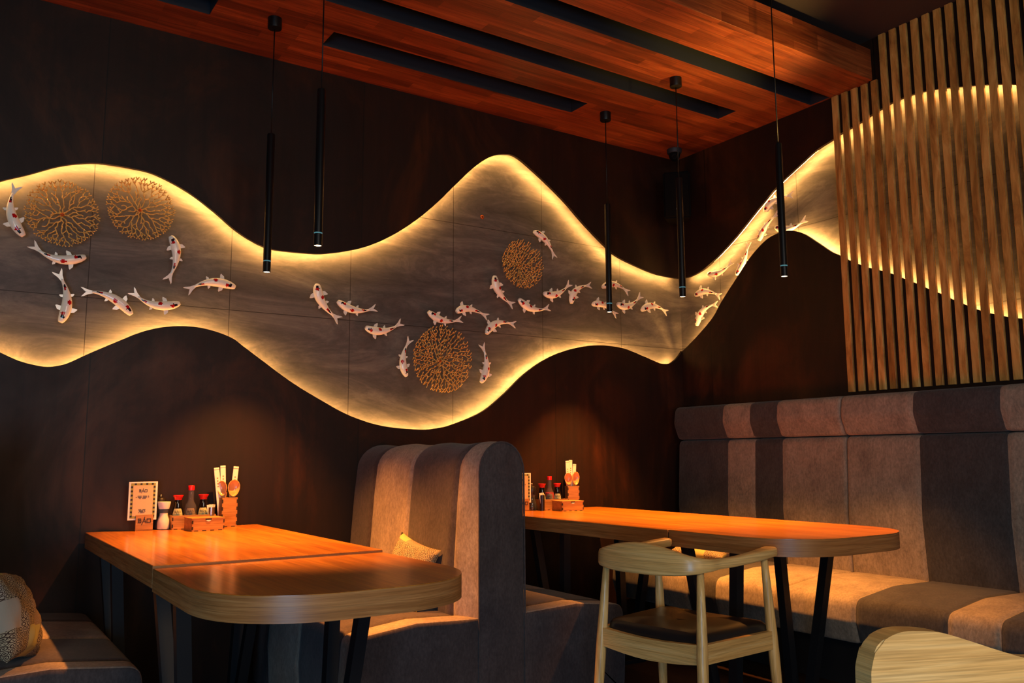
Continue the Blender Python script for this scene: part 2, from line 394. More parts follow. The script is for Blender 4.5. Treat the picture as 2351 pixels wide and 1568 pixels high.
bm = BM(); box(bm, (-1.7, YS, 0.9), (XS + 0.05, YS + 0.05, 3.0)); struct('wall_back_niche', bm, M_slab1, 'grey stone slabs behind the wavy opening of the back wall')
bm = BM(); box(bm, (XS, -0.1, 0.9), (XS + 0.05, YS, 3.0)); struct('wall_right_niche', bm, M_slab2, 'grey stone slabs behind the wavy opening of the right wall')
bm = BM(); box(bm, (-2.5, -2.6, -0.05), (XS + 0.1, YS + 0.1, 0.0)); struct('floor', bm, M_floor)
# wooden dropped ceiling with recessed black channels
slots = [(1.386, 2.875, 3.55, 3.70), (-0.55, 0.866, 3.55, 3.70), (-0.6, 3.655, 3.175, 3.31), (-0.6, 3.945, 2.765, 2.89)]
xs = sorted({-1.7, XW} | {v for s in slots for v in s[:2]}); ys = sorted({YF + 0.03, YW} | {v for s in slots for v in s[2:]})
bm = BM()
vg = {}
def V_(x, y, z=ZC):
    k = (round(x, 4), round(y, 4), round(z, 4))
    if k not in vg: vg[k] = bm.verts.new((x, y, z))
    return vg[k]
for x0, x1 in zip(xs, xs[1:]):
    for y0, y1 in zip(ys, ys[1:]):
        mx, my = (x0 + x1) / 2, (y0 + y1) / 2
        if any(s[0] < mx < s[1] and s[2] < my < s[3] for s in slots): continue
        bm.faces.new((V_(x0, y0), V_(x1, y0), V_(x1, y1), V_(x0, y1)))
struct('ceiling', bm, M_soffit, 'dropped ceiling of reddish wood planks with long black slots')
bm = BM(); box(bm, (-1.7, YF, ZC), (XW - 0.016, YF + 0.03, 3.163), 0.001, 1)
struct('trim_1', bm, M_fascia, 'wooden fascia board closing the dropped ceiling')
bm = BM(); box(bm, (-1.7, YF + 0.03, 3.15), (XW, YW, 3.17)); struct('ceiling_2', bm, M_plinth, 'dark back of the dropped ceiling')
for x0, x1, y0, y1 in slots:
    bm = BM(); D = 0.13
    a = [(x0, y0), (x1, y0), (x1, y1), (x0, y1)]
    lo = [bm.verts.new((x, y, ZC)) for x, y in a]; hi = [bm.verts.new((x, y, ZC + D)) for x, y in a]
    bm.faces.new(hi)
    for i in range(4): bm.faces.new((lo[i], lo[(i + 1) % 4], hi[(i + 1) % 4], hi[i]))
    o = obj('ceiling_channel', bm, M_channel)
    o['kind'] = 'structure'
bm = BM(); box(bm, (-2.5, -2.6, ZU), (XS + 0.1, YF + 0.9, ZU + 0.05)); struct('ceiling_3', bm, M_ceil, 'dark painted upper ceiling')
# ------------------------------------------------------------------ LED strips behind the wavy edges
def strip(edge, nax, sgn_out, label, o0=0.009, dots=False, glow=None):
    """tape tucked behind the panel, set back from its edge"""
    bm = BM(); rings = []
    pts = [p for i, p in enumerate(edge) if i % 2 == 0 or i == len(edge) - 1]
    for i, p in enumerate(pts):
        d = (pts[min(i + 1, len(pts) - 1)] - pts[max(i - 1, 0)]).normalized()
        nrm = Vector((0, 1, 0)) if nax == 1 else Vector((1, 0, 0))
        o_ = d.cross(nrm).normalized()
        if o_.z * sgn_out < 0: o_ = -o_
        a = p + nrm * (PT + 0.009) + o_ * o0; b = p + nrm * (PT + 0.011) + o_ * (o0 + 0.007)
        rings.append([a, b])
    if dots:
        acc = 0.0
        for (a, b), (c, d) in zip(rings, rings[1:]):
            L_ = (c - a).length; m = max(1, int(round(L_ / 0.012)))
            for k in range(m):
                t0, t1 = (k + 0.12) / m, (k + 0.74) / m
                bm.faces.new([bm.verts.new(p) for p in (a.lerp(c, t0), b.lerp(d, t0), b.lerp(d, t1), a.lerp(c, t1))])
    else: loft(bm, rings, cap=False, closed=False)
    o = obj('led_strip', bm, glow or M_led); return tag(o, label, 'light strip', 'warm LED strips of the wavy niche')
e1 = [p for p in top1 if -0.6 < p.x < XW - 0.01]; f1 = [p for p in bot1 if -0.6 < p.x < XW - 0.03]
e2 = [p for p in top2 if 0.9 < p.y < YW - 0.01]; f2 = [p for p in bot2 if 0.9 < p.y < YW - 0.03]
strip(e1, 1, 1, 'warm LED strip behind the upper wavy edge of the back wall')
strip(f1, 1, -1, 'warm LED strip behind the lower wavy edge of the back wall')
strip(e2, 0, 1, 'warm dotted LED strip behind the upper wavy edge of the right wall', 0.006, True, M_led2)
strip(f2, 0, -1, 'warm LED strip behind the lower wavy edge of the right wall', glow=M_led2)
# ------------------------------------------------------------------ slatted screen
bm = BM(); k = 0; y = SL0
while y > 0.2:
    zt = ZC - 0.001 if y > YF else ZU - 0.001
    if y - 0.0385 < YF < y: zt = ZC - 0.001
    box(bm, (XW - 0.014, y - 0.0368, 1.372), (XW, y, zt), 0.0015, 1); y -= PITCH
o = obj('slatted_screen', bm, M_slat); tag(o, 'screen of upright light brown wooden slats over the right wall', 'wall screen')
# ------------------------------------------------------------------ pendants
def pendant(x, y, zc, label, first=[None]):
    if first[0] is None or zc != ZC:
        r = thing('pendant_lamp', (x, y, 1.838), label, 'pendant lamp', 'black tube pendant lamps')
        bm = BM(); lathe(bm, [(0, 0.004), (0.0135, 0.004), (0.0135, 0.0), (0.0165, 0.0), (0.0165, 0.045), (0.0150, 0.046), (0.0150, 0.05), (0.0165, 0.051), (0.0165, 0.612), (0.015, 0.617), (0.004, 0.617), (0.0, 0.617)], 24); obj('lamp_tube', bm, M_blackm, r, 'auto')
        bm = BM(); lathe(bm, [(0.0158, 0.0455), (0.0158, 0.0505)], 24); obj('accent_ring', bm, M_cyan, r, True)
        bm = BM(); lathe(bm, [(0, 0.002), (0.0134, 0.002)], 24); obj('lens', bm, M_lens, r)
        bm = BM(); tube(bm, [(0, 0, 0.617), (0, 0, zc - 1.838 - 0.045)], 0.0028, 8); obj('cord', bm, M_blackm, r, True)
        bm = BM(); lathe(bm, [(0, zc - 1.838 - 0.052), (0.008, zc - 1.838 - 0.05), (0.03, zc - 1.838 - 0.047), (0.031, zc - 1.838 - 0.044), (0.031, zc - 1.838), (0, zc - 1.838)], 24); obj('canopy', bm, M_blackm, r, 'auto')
        if first[0] is None: first[0] = r
    else:
        r = dup_tree(first[0], (x, y, 1.838)); r['label'] = label
    l = bpy.data.lights.new('pendant_spot', 'SPOT'); l.energy = PEND; l.color = (1.0, 0.355, 0.062); l.spot_size = R_(78); l.spot_blend = 0.6; l.shadow_soft_size = 0.014
    lo = bpy.data.objects.new('pendant_spot', l); sc.collection.objects.link(lo); lo.location = (x, y, 1.834)
    return r
pendant(1.120, 3.58, ZC, 'black tube pendant over the left table, nearer the back wall')
pendant(1.135, 3.02, ZC, 'black tube pendant over the left table, farther from the back wall')
pendant(3.045, 3.60, ZC, 'black tube pendant over the right table, nearest the back wall')
pendant(3.060, 3.05, ZC, 'black tube pendant over the right table hanging in front of the speaker')
pendant(3.092, 2.45, ZU, 'black tube pendant hanging from the dark upper ceiling before the wooden fascia')
# ------------------------------------------------------------------ speaker and camera in the corner
r = thing('wall_speaker', (3.80, 3.81, 2.52), 'black loudspeaker mounted high in the dark corner', 'loudspeaker', rz=R_(-45))
bm = BM(); prism(bm, [(-0.085, -0.08), (0.085, -0.08), (0.06, 0.085), (-0.06, 0.085)], 0, 0.30); bmesh.ops.bevel(bm, geom=bm.edges[:], offset=0.01, segments=2, affect='EDGES'); obj('cabinet', bm, M_spk, r, 'auto')
bm = BM(); box(bm, (-0.075, -0.088, 0.01), (0.075, -0.079, 0.29), 0.006); obj('grille', bm, M_spk, r, 'auto')
bm = BM(); box(bm, (-0.006, -0.092, 0.05), (0.006, -0.088, 0.06)); obj('badge', bm, M_steel, r)
bm = BM(); box(bm, (-0.02, 0.08, 0.12), (0.02, 0.17, 0.17)); obj('bracket', bm, M_spk, r)
r = thing('security_camera', (3.80, 3.82, 2.993), 'small black dome camera with a ring of dots under the wooden ceiling', 'security camera')
bm = BM(); lathe(bm, [(0, -0.028), (0.042, -0.028), (0.047, -0.02), (0.047, 0), (0, 0)], 24); obj('base', bm, M_channel, r, 'auto')
bm = BM(); lathe(bm, [(0, -0.076), (0.018, -0.072), (0.032, -0.055), (0.036, -0.038), (0.032, -0.026), (0, -0.026)], 24); obj('dome', bm, M_spk, r, True)
bm = BM()
dv = Vector((-0.707, -0.707, -0.22)).normalized(); s_ = dv.cross(Vector((0, 0, 1))).normalized(); u_ = s_.cross(dv)
for k in range(12):
    a = k * math.pi / 6; c_ = Vector((0, 0, -0.05)) + dv * 0.034 + (s_ * math.cos(a) + u_ * math.sin(a)) * 0.013
    bmesh.ops.create_icosphere(bm, subdivisions=1, radius=0.0016, matrix=Matrix.Translation(c_))
obj('infrared_leds', bm, M_steel, r)
# ------------------------------------------------------------------ gold coral discs
def coral(cx, cz, R, label, seed, dense=False, sx=1.0):
    rnd = random.Random(seed); r = thing('coral_disc', (cx * 4.0 / 4.02, 4.0, 1.05 + (cz - 1.05) * 4.0 / 4.02), label, 'wall ornament', 'gold coral discs on the grey slabs')
    sp = 0.0185 * (R / 0.14) ** 0.6 * (0.92 if dense else 1.0); dr = 0.0165 * (R / 0.14) ** 0.6 * (0.92 if dense else 1.0)
    rings = [[(0.0, 0.0)]]; K = int(R / dr)
    bm = BM(); nodes = []
    def P3(rr, a):
        q = rr / R
        return Vector((rr * math.cos(a) * sx, 0.018 - 0.030 * q * q + (0.002 if dense else 0) * math.sin(a * 7), rr * math.sin(a)))
    prev = [(0.004, i * 2 * math.pi / 7 + rnd.uniform(-0.2, 0.2)) for i in range(7)]
    for k in range(1, K + 1):
        rk = dr * k; n = max(8, int(round(2 * math.pi * rk / sp))); cur = []
        a0 = rnd.uniform(0, 6.28)
        for i in range(n):
            a = a0 + (i + rnd.uniform(-0.28, 0.28)) * 2 * math.pi / n; rr = min(R, rk + rnd.uniform(-0.3, 0.3) * dr); cur.append((rr, a))
        for rr, a in cur:
            p = P3(rr, a)
            best = sorted(prev, key=lambda q: (P3(*q) - p).length)[:2]
            q = P3(*best[0]); mid = (p + q) / 2 + Vector((rnd.uniform(-1, 1), 0, rnd.uniform(-1, 1))) * dr * 0.2
            w = 0.0024 * (R / 0.14) ** 0.5 * (1.25 - 0.35 * rr / R)
            tube(bm, [q, mid, p], [w * 1.1, w, w * 0.95], 5)
            if rnd.random() < 0.14 and (P3(*best[1]) - p).length < dr * 1.6:
                tube(bm, [P3(*best[1]), p], w * 0.85, 5)
            if dense and rnd.random() < 0.85:
                tip = p + Vector((rnd.uniform(-0.2, 0.2) * dr, -0.018, dr * (0.5 + 0.3 * rnd.random()))); tube(bm, [p, tip], [w, w * 1.15], 5)
            elif not dense and k > K - 2:
                for s in (-1, 1):
                    aa = a + s * 0.35 * sp / rr; e = P3(min(rr + dr * 0.55, R * 1.04), aa) + Vector((0, -0.004, 0)); tube(bm, [p, e], [w, w * 1.25], 5)
        prev = cur
    obj('coral_branches', bm, M_gold, r, True)
    bm = BM(); bmesh.ops.create_uvsphere(bm, u_segments=12, v_segments=8, radius=0.008, matrix=Matrix.Translation((0, 0.012, 0)))
    tube(bm, [(0, 0.012, 0), (0, 0.046, 0)], 0.004, 8)
    obj('center_boss', bm, M_copper, r, True)
coral(0.372, 2.087, 0.140, 'larger airy gold coral disc at the far left of the grey band', 3)
coral(0.680, 2.155, 0.138, 'airy gold coral disc, second from the left near the upper edge', 5)
coral(2.740, 2.145, 0.139, 'dense gold coral disc high on the hump before the corner', 8, True)
coral(2.216, 1.561, 0.176, 'large dense gold coral disc low between two upright koi', 11, True)
bm = BM(); bmesh.ops.create_uvsphere(bm, u_segments=12, v_segments=8, radius=0.012, matrix=Matrix.Translation(at(1107, 498, 1, 4.04)) @ Matrix.Diagonal((1, 0.5, 1, 1)))
tag(obj('copper_dot', bm, M_copper, None, True), 'small copper-coloured knob on the grey slab under the tallest hump', 'knob')
# ------------------------------------------------------------------ koi
def koi(h, m, t, ax, v, label, seed, flip=1, fat=1.0):
    """h, m, t: head, mid-body and tail points on the slab plane axis = v"""
    H, M, T = [at(p[0], p[1], ax, v) for p in (h, m, t)]
    # curve through the three points
    ctl = M * 2 - (H + T) / 2
    def S(u): return H * (1 - u) ** 2 + ctl * 2 * u * (1 - u) + T * u * u
    Lg = sum((S((i + 1) / 20) - S(i / 20)).length for i in range(20))
    N = Vector((0, -1, 0)) if ax == 1 else Vector((-1, 0, 0))      # towards the room
    r = thing('koi', tuple(M), label, 'fish ornament', 'white ceramic koi swimming along the grey band')
    O = M; W_ = 0.098 * Lg * fat
    def fr(u):
        d = (S(min(u + 0.01, 1)) - S(max(u - 0.01, 0))).normalized(); s = d.cross(N).normalized(); return d, s
    wp = ([0, 0.03, 0.10, 0.2, 0.32, 0.45, 0.6, 0.72, 0.82, 0.9], [0.42, 0.62, 0.84, 0.98, 1.0, 0.9, 0.66, 0.45, 0.3, 0.24])
    rings = []; us = [i / 44 * 0.88 for i in range(45)]; n = 20
    for u in us:
        d, s = fr(u); wd = W_ * interp(*wp, u); hh = wd * 0.85; c_ = S(u) - O
        rings.append([c_ + s * (wd * math.cos(2 * math.pi * k / n)) + N * (hh * math.sin(2 * math.pi * k / n) + 0.0) for k in range(n)])
    bm = BM(); loft(bm, rings); bm.faces.ensure_lookup_table()
    rnd = random.Random(seed)
    sp = [(0.115, 0.25 * flip, 0.055, 1, 0), (0.16, 0.3 * flip, 0.03, 0, 1), (0.40, -0.45 * flip, 0.042, 0, 0), (0.74, 0.2 * flip, 0.05, 1, 0), (0.70, 0.25 * flip, 0.03, 0, 1)]
    for f in bm.faces:
        c_ = f.calc_center_median() + O
        bu = min(us, key=lambda u: (S(u) - c_).length_squared); d, s = fr(bu); wd = W_ * interp(*wp, bu)
        lat = (c_ - S(bu)).dot(s) / wd; front = (c_ - S(bu)).dot(N)
        if front < 0.0: continue
        for u0, l0, rad, blk, over in sp:
            el = ((bu - u0) / rad) ** 2 + ((lat - l0) / 0.42) ** 2
            if el < 1: f.material_index = 2 if blk else 1
    obj('body', bm, [M_koi, M_koir, M_koik], r, True)
    # tail fin: two lobes
    d, s = fr(0.86); b = S(0.84) - O
    d = (S(1) - S(0.84)).normalized(); s = d.cross(N).normalized(); e = S(1) - O
    tl = Lg * 0.13
    bm = BM()
    for q in (-1, 1):
        p0 = b + s * q * W_ * 0.22; p1 = b - s * q * W_ * 0.05
        tip = b + d * (Lg * 0.24) + s * q * W_ * 0.95; nt = b + d * (Lg * 0.15) + s * q * 0.02 * W_; md = b + d * Lg * 0.11 + s * q * W_ * 0.48
        poly = [p1, nt, b + d * Lg * 0.19 + s * q * W_ * 0.42, tip, b + d * Lg * 0.20 + s * q * W_ * 0.9, md, p0]
        th = N * W_ * 0.10
        up = [bm.verts.new(p + th) for p in poly]; dn = [bm.verts.new(p - th) for p in poly]
        bm.faces.new(up); bm.faces.new(dn[::-1])
        for i in range(len(poly)): bm.faces.new((up[i], up[(i + 1) % 7], dn[(i + 1) % 7], dn[i]))
    obj('tail_fin', bm, M_koi, r, 'auto')
    for u0, q, ln in ((0.27, 1, 1.0), (0.27, -1, 1.0), (0.55, 1, 0.62), (0.55, -1, 0.62)):
        d, s = fr(u0); s = s * q; c_ = S(u0) - O; wd = W_ * interp(*wp, u0)
        poly = [c_ + s * wd * 0.7 - d * W_ * 0.5 * ln, c_ + s * (wd + W_ * 0.55 * ln) - d * W_ * 0.25 * ln, c_ + s * (wd + W_ * 1.0 * ln) + d * W_ * 0.42 * ln, c_ + s * (wd + W_ * 0.75 * ln) + d * W_ * 0.55 * ln, c_ + s * wd * 0.7 + d * W_ * 0.5 * ln]
        th = N * W_ * 0.10; bm = BM(); up = [bm.verts.new(p + th) for p in poly]; dn = [bm.verts.new(p - th) for p in poly]
        bm.faces.new(up); bm.faces.new(dn[::-1])
        for i in range(5): bm.faces.new((up[i], up[(i + 1) % 5], dn[(i + 1) % 5], dn[i]))
        obj('fin', bm, M_koi, r, 'auto')
    # hanging pin into the slab
    bm = BM(); tube(bm, [Vector((0, 0, 0)), -N * 0.05], 0.003, 6); obj('mounting_pin', bm, M_steel, r)
KOI = [
 ((55, 542), (25, 486), (36, 431), 'white koi at the far left edge, head down beside the first coral disc'),
 ((197, 589), (133, 595), (78, 565), 'white koi heading right just under the first coral disc'),
 ((138, 740), (154, 685), (134, 627), 'white koi swimming straight down at lower left, tail under the first coral disc'),
 ((302, 723), (255, 682), (196, 670), 'white koi slanting down right, just right of the koi swimming straight down'),
 ((413, 696), (355, 700), (307, 672), 'white koi heading right under the gap below the second coral disc'),
 ((391, 542), (405, 589), (385, 643), 'white koi swimming straight up directly under the second coral disc'),
 ((540, 660), (484, 648), (434, 665), 'arched white koi heading right, rightmost of the left-hand school'),
 ((729, 652), (739, 694), (778, 734), 'large white koi rising left, leftmost of the middle school'),
 ((775, 691), (815, 712), (860, 708), 'white koi heading left just right of the large rising leftmost one'),
 ((839, 751), (879, 760), (921, 741), 'white koi heading left, lowest one upper left of the large low coral disc'),
 ((983, 715), (1018, 736), (1057, 734), 'white koi directly above the large low coral disc, heading left'),
 ((1048, 717), (1077, 709), (1120, 728), 'arched white koi up right of the large low coral disc'),
 ((1117, 767), (1141, 742), (1182, 745), 'white koi head down left, right of and above the large low coral disc'),
 ((934, 864), (925, 823), (941, 780), 'upright white koi hugging the left side of the large low coral disc'),
 ((1104, 878), (1117, 839), (1107, 793), 'upright white koi hugging the right side of the large low coral disc'),
 ((1136, 633), (1146, 671), (1177, 700), 'large white koi rising left, lower left of the high dense coral disc'),
 ((1225, 532), (1254, 553), (1272, 589), 'white koi arching over the upper right of the high dense coral disc'),
 ((1191, 686), (1222, 709), (1259, 707), 'white koi heading left directly below the high dense coral disc'),
 ((1248, 673), (1279, 675), (1308, 651), 'small white koi with raised tail, just right of and below the high dense coral disc'),
 ((1312, 697), (1323, 666), (1356, 655), 'small white koi head down, tail curving right, before the third pendant'),
 ((1383, 660), (1411, 653), (1442, 671), 'small arched white koi behind the third pendant, the upper one'),
 ((1360, 700), (1385, 700), (1416, 724), 'small white koi behind the lower end of the third pendant'),
 ((1417, 697), (1444, 702), (1472, 678), 'small white koi with raised tail just right of the third pendant'),
 ((1473, 713), (1499, 702), (1530, 717), 'small arched white koi nearest the corner on the back wall')]
for i, (h, m, t_, lb) in enumerate(KOI): koi(h, m, t_, 1, 3.995, lb, i, 1 if i % 2 else -1, 1.0 if i not in (7, 15) else 1.15)
KOI2 = [
 ((1600, 748), (1614, 713), (1645, 699), 'white koi head down, lowest one on the right wall'),
 ((1596, 679), (1621, 669), (1653, 680), 'small arched white koi heading left, second lowest on the right wall'),
 ((1625, 628), (1653, 625), (1679, 603), 'white koi with spread raised tail, third lowest on the right wall'),
 ((1690, 631), (1708, 599), (1718, 561), 'long bright white koi diving steeply beside the lower edge on the right wall'),
 ((1743, 553), (1757, 521), (1786, 490), 'white koi diving left, left of the fifth pendant under the topmost koi'),
 ((1758, 487), (1776, 461), (1822, 447), 'topmost white koi on the right wall beside the visible light strip'),
 ((1780, 521), (1812, 525), (1849, 504), 'white koi with forked tail behind the fifth pendant, farthest right')]
for i, (h, m, t_, lb) in enumerate(KOI2): koi(h, m, t_, 0, 4.000, lb, 40 + i, 1 if i % 2 else -1, 1.0)
# ------------------------------------------------------------------ upholstery
def puff(y, seams, d=0.007, w=0.012):
    return -sum(d * math.exp(-((y - s) / w) ** 2) for s in seams)
def yseq(y0, y1, seams, edge=0.03):
    ys = set()
    n = max(10, int(abs(y1 - y0) / 0.04))
    for i in range(n + 1): ys.add(round(y0 + (y1 - y0) * i / n, 5))
    for s in seams:
        for d in (-0.03, -0.018, -0.01, -0.004, 0, 0.004, 0.01, 0.018, 0.03):
            if min(y0, y1) < s + d < max(y0, y1): ys.add(round(s + d, 5))
    for e in (0.0015, 0.005, 0.010, 0.018, edge):
        ys.add(round(y0 + e, 5)); ys.add(round(y1 - e, 5))
    return sorted(ys)
def endround(y, y0, y1, r):
    """shrink near both ends"""
    d = min(y - y0, y1 - y)
    return 0.0 if d >= r else -(r - math.sqrt(max(0, r * r - (r - d) ** 2)))
def swept(bm, prof_fn, ys):
    rs = loft(bm, [[Vector((x, y, z)) for x, z in prof_fn(y)] for y in ys], cap=False)
    for q in (rs[0], rs[-1]):
        c_ = sum((v.co for v in q), Vector()) / len(q); vc = bm.verts.new(c_)
        for i in range(len(q)): bm.faces.new((q[i], q[(i + 1) % len(q)], vc))
def offset_prof(pts, cx, cz, d):
    """move profile points along their normals by d (closed polygon, counter-clockwise or not)"""
    n = len(pts); out = []
    area = sum(pts[i][0] * pts[(i + 1) % n][1] - pts[(i + 1) % n][0] * pts[i][1] for i in range(n)); sg = 1 if area > 0 else -1
    for i in range(n):
        a = pts[i - 1]; b = pts[(i + 1) % n]; tx, tz = b[0] - a[0], b[1] - a[1]; l = math.hypot(tx, tz) or 1
        out.append((pts[i][0] + sg * tz / l * d, pts[i][1] - sg * tx / l * d))
    return out
def fillet_poly(pts, rads, seg=6):
    out = []; n = len(pts)
    for i in range(n):
        p = Vector(pts[i]); a = (Vector(pts[i - 1]) - p); b = (Vector(pts[(i + 1) % n]) - p); r = rads[i]
        if r <= 0: out.append((p.x, p.y)); continue
        la, lb = a.length, b.length; a.normalize(); b.normalize(); ang = a.angle(b); tl = min(r / math.tan(ang / 2), la * 0.48, lb * 0.48)
        p0 = p + a * tl; p1 = p + b * tl
        for k in range(seg + 1):
            t = k / seg; q = p0 * (1 - t) ** 2 + p * 2 * t * (1 - t) * 1 + p1 * t * t; out.append((q.x, q.y))
    return out
def subdiv_poly(pts, maxl=0.06):
    out = []; n = len(pts)
    for i in range(n):
        a = pts[i]; b = pts[(i + 1) % n]; k = max(1, int(math.hypot(b[0] - a[0], b[1] - a[1]) / maxl))
        for j in range(k): out.append((a[0] + (b[0] - a[0]) * j / k, a[1] + (b[1] - a[1]) * j / k))
    return out
BL = 1.095
bseams = [0.12, 0.52, 0.90]
M_booth = fabric('booth_velour', 0.0, 1.1, [(0.0, 0), (0.007, 1), (0.12, 0), (0.52, 1), (0.90, 0)])
def booth(x, label, sides):
    r = thing('booth_bench', (x, 2.87, 0), label, 'booth bench', 'striped velour booths')
    def bp(y):
        k = sm(y / 0.16); a = 0.103 + 0.030 * k; bmid = 0.104 + 0.060 * k
        half = [(bmid - 0.02 * k, 0.03), (bmid, 0.35), (bmid, 0.62), (a + 0.012 * k, 0.88), (a, 0.985)]
        R = half[-1][0]; arc = [(R * math.cos(t), 0.985 + 0.121 * math.sin(t)) for t in [math.pi * i / 14 for i in range(1, 14)]]
        p = half + arc + [(-x_, z_) for x_, z_ in reversed(half)]
        return offset_prof(p, 0, 0, puff(y, bseams, 0.010) + endround(y, 0, 10, 0.008) + 0.004 * math.sin(y * 19))
    bm = BM(); swept(bm, bp, yseq(0, BL, bseams)); obj('backrest', bm, M_booth, r, 'auto')
    # piping around the end panel
    bm = BM(); pr = [(x_ * 1.0, -0.001, z_) for x_, z_ in bp(0.010)]; tube(bm, pr, 0.0035, 6); obj('piping', bm, MATS['booth_velour'], r, True)
    for sd in sides:
        xi, xo = 0.10, 0.615
        base = [(xi, 0.06), (xo, 0.06), (xo + 0.012, 0.25), (xo, 0.425), (xo - 0.25, 0.452), (xi, 0.44)]
        pf = subdiv_poly(fillet_poly(base, [0, 0.01, 0, 0.05, 0, 0], 6), 0.07)
        def sp_(y): return [(sd * x_, z_) for x_, z_ in offset_prof(pf, 0, 0, puff(y, bseams, 0.007) + endround(y, 0, 10, 0.016))]
        bm = BM(); swept(bm, sp_, yseq(0, BL, bseams)); obj('seat', bm, M_booth, r, 'auto')
    bm = BM(); 
    for sd in sides: box(bm, (min(sd * 0.12, sd * 0.56), 0.03, 0), (max(sd * 0.12, sd * 0.56), BL, 0.07))
    box(bm, (-0.09, 0.02, 0), (0.09, BL, 0.05)); obj('plinth', bm, M_plinth, r)
booth(1.857, 'striped taupe and brown double booth bench between the two tables', (-1, 1))
booth(-0.055, 'striped booth bench left of the left table, holding the patchwork cushion', (1,))
# long sofa on the right wall
ST = [(y * 1.032, k) for y, k in [(0.2, 1), (0.325, 0), (0.52, 1), (0.71, 1), (1.095, 1), (1.48, 0), (1.67, 1), (1.865, 0), (2.255, 1), (2.64, 1), (3.025, 0), (3.21, 1), (3.405, 0)]]
M_sofa = fabric('sofa_velour', 0.0, 4.0, [(0.0, 0)] + ST, light_c=C(136, 124, 110), dark_c=C(62, 60, 61))
sofa = thing('wall_sofa', (0, 0, 0), 'long striped grey-brown high-backed sofa along the right wall', 'sofa')
seams = [y for y, _ in ST]
for y0, y1 in ((2.7255, 3.92), (1.528, 2.7235), (0.33, 1.526)):
    s_in = [s for s in seams if y0 + 0.05 < s < y1 - 0.05]
    base = subdiv_poly(fillet_poly([(3.955, 0.40), (3.855, 0.42), (3.832, 0.75), (3.855, 1.143), (3.955, 1.143)], [0, 0, 0.15, 0.04, 0], 6), 0.07)
    def f_(y, base=base, s_in=s_in, y0=y0, y1=y1): return offset_prof(base, 0, 0, puff(y, s_in, 0.004) + endround(y, y0, y1, 0.018))
    bm = BM(); swept(bm, f_, yseq(y0, y1, s_in)); obj('backrest', bm, M_sofa, sofa, 'auto')
    base2 = subdiv_poly(fillet_poly([(3.955, 1.146), (3.85, 1.146), (3.812, 1.24), (3.828, 1.346), (3.955, 1.352)], [0, 0.03, 0.08, 0.045, 0], 6), 0.07)
    def g_(y, base2=base2, s_in=s_in, y0=y0, y1=y1): return offset_prof(base2, 0, 0, puff(y, s_in, 0.004) + endround(y, y0, y1, 0.018))
    bm = BM(); swept(bm, g_, yseq(y0, y1, s_in)); obj('headrest', bm, M_sofa, sofa, 'auto')
    base3 = subdiv_poly(fillet_poly([(3.92, 0.25), (3.31, 0.25), (3.285, 0.34), (3.295, 0.44), (3.57, 0.474), (3.92, 0.468)], [0, 0.02, 0.06, 0.075, 0.3, 0], 7), 0.07)
    def h_(y, base3=base3, s_in=s_in, y0=y0, y1=y1): return offset_prof(base3, 0, 0, puff(y, s_in, 0.006) + endround(y, y0, y1, 0.022))
    bm = BM(); swept(bm, h_, yseq(y0, y1, s_in)); obj('seat', bm, M_sofa, sofa, 'auto')
bm = BM(); box(bm, (3.56, 0.35, 0.0), (3.95, 3.90, 0.26)); obj('plinth', bm, M_plinth, sofa)
# ------------------------------------------------------------------ tables
def rounded_end(x0, x1, y0, y1, rl=0.26):
    """plan of a top: straight at y1, rounded corners at y0"""
    pts = fillet_poly([(x0, y1), (x0, y0), (x1, y0), (x1, y1)], [0, rl, rl, 0], 14)
    # bow of the end
    out = []
    for x, y in pts:
        tt = (x - x0) / (x1 - x0); b = 0.05 * math.sin(math.pi * tt); out.append((x, y - b if y < y0 + 0.3 else y))
    return out
def table(name_label, x0, x1, yback, ysplit, yend, zt, th=0.062, legsets=(), step=0.0):
    r = thing('dining_table', ((x0 + x1) / 2, ysplit, 0), name_label, 'table', 'long wooden dining tables with a rounded end')
    cx = (x0 + x1) / 2
    def top(nm, pts, zt=zt):
        bm = BM(); p = [(x - cx, y - ysplit) for x, y in pts]; fs = prism(bm, p, zt - th, zt, 1)
        fs[1].material_index = 0; fs[0].material_index = 0
        es = [e for e in fs[1].edges]; bmesh.ops.bevel(bm, geom=es, offset=0.0015, segments=1, affect='EDGES')
        obj(nm, bm, [M_table, M_tedge], r, 'auto')
    top('tabletop', [(x0, ysplit + 0.004), (x1, ysplit + 0.004), (x1, yback), (x0, yback)])
    top('rounded_tabletop', rounded_end(x0, x1, yend, ysplit - 0.004), zt - step)
    bm = BM(); box(bm, (x0 - cx + 0.004, -0.004, zt - th + 0.003), (x1 - cx - 0.004, 0.004, zt - 0.010)); obj('joint_strip', bm, M_burn, r)
    for yn, yf, xl, xr in legsets:
        for X, sx in ((xl, 1), (xr, -1)):
            for Y, sy in ((yn, 1), (yf, -1)):
                bm = BM(); a = Vector((X - cx, Y - ysplit, zt - th)); b = Vector((X - cx + sx * 0.060, Y - ysplit + sy * 0.095, 0.02)); h = 0.019
                loft(bm, [[a + Vector(v) for v in ((-h, -h, 0), (h, -h, 0), (h, h, 0), (-h, h, 0))], [b + Vector(v) for v in ((-h, -h, 0), (h, -h, 0), (h, h, 0), (-h, h, 0))]])
                obj('leg', bm, M_black, r)
        bm = BM(); box(bm, (xl - cx - 0.03, yn - ysplit - 0.03, zt - th - 0.008), (xr - cx + 0.03, yf - ysplit + 0.03, zt - th), 0.002); obj('mounting_plate', bm, M_black, r)
        bm = BM(); box(bm, (xl - cx + 0.02, (yn + yf) / 2 - ysplit - 0.09, 0), (xr - cx - 0.02, (yn + yf) / 2 - ysplit + 0.09, 0.02), 0.002); obj('foot_plate', bm, M_black, r)
    return r
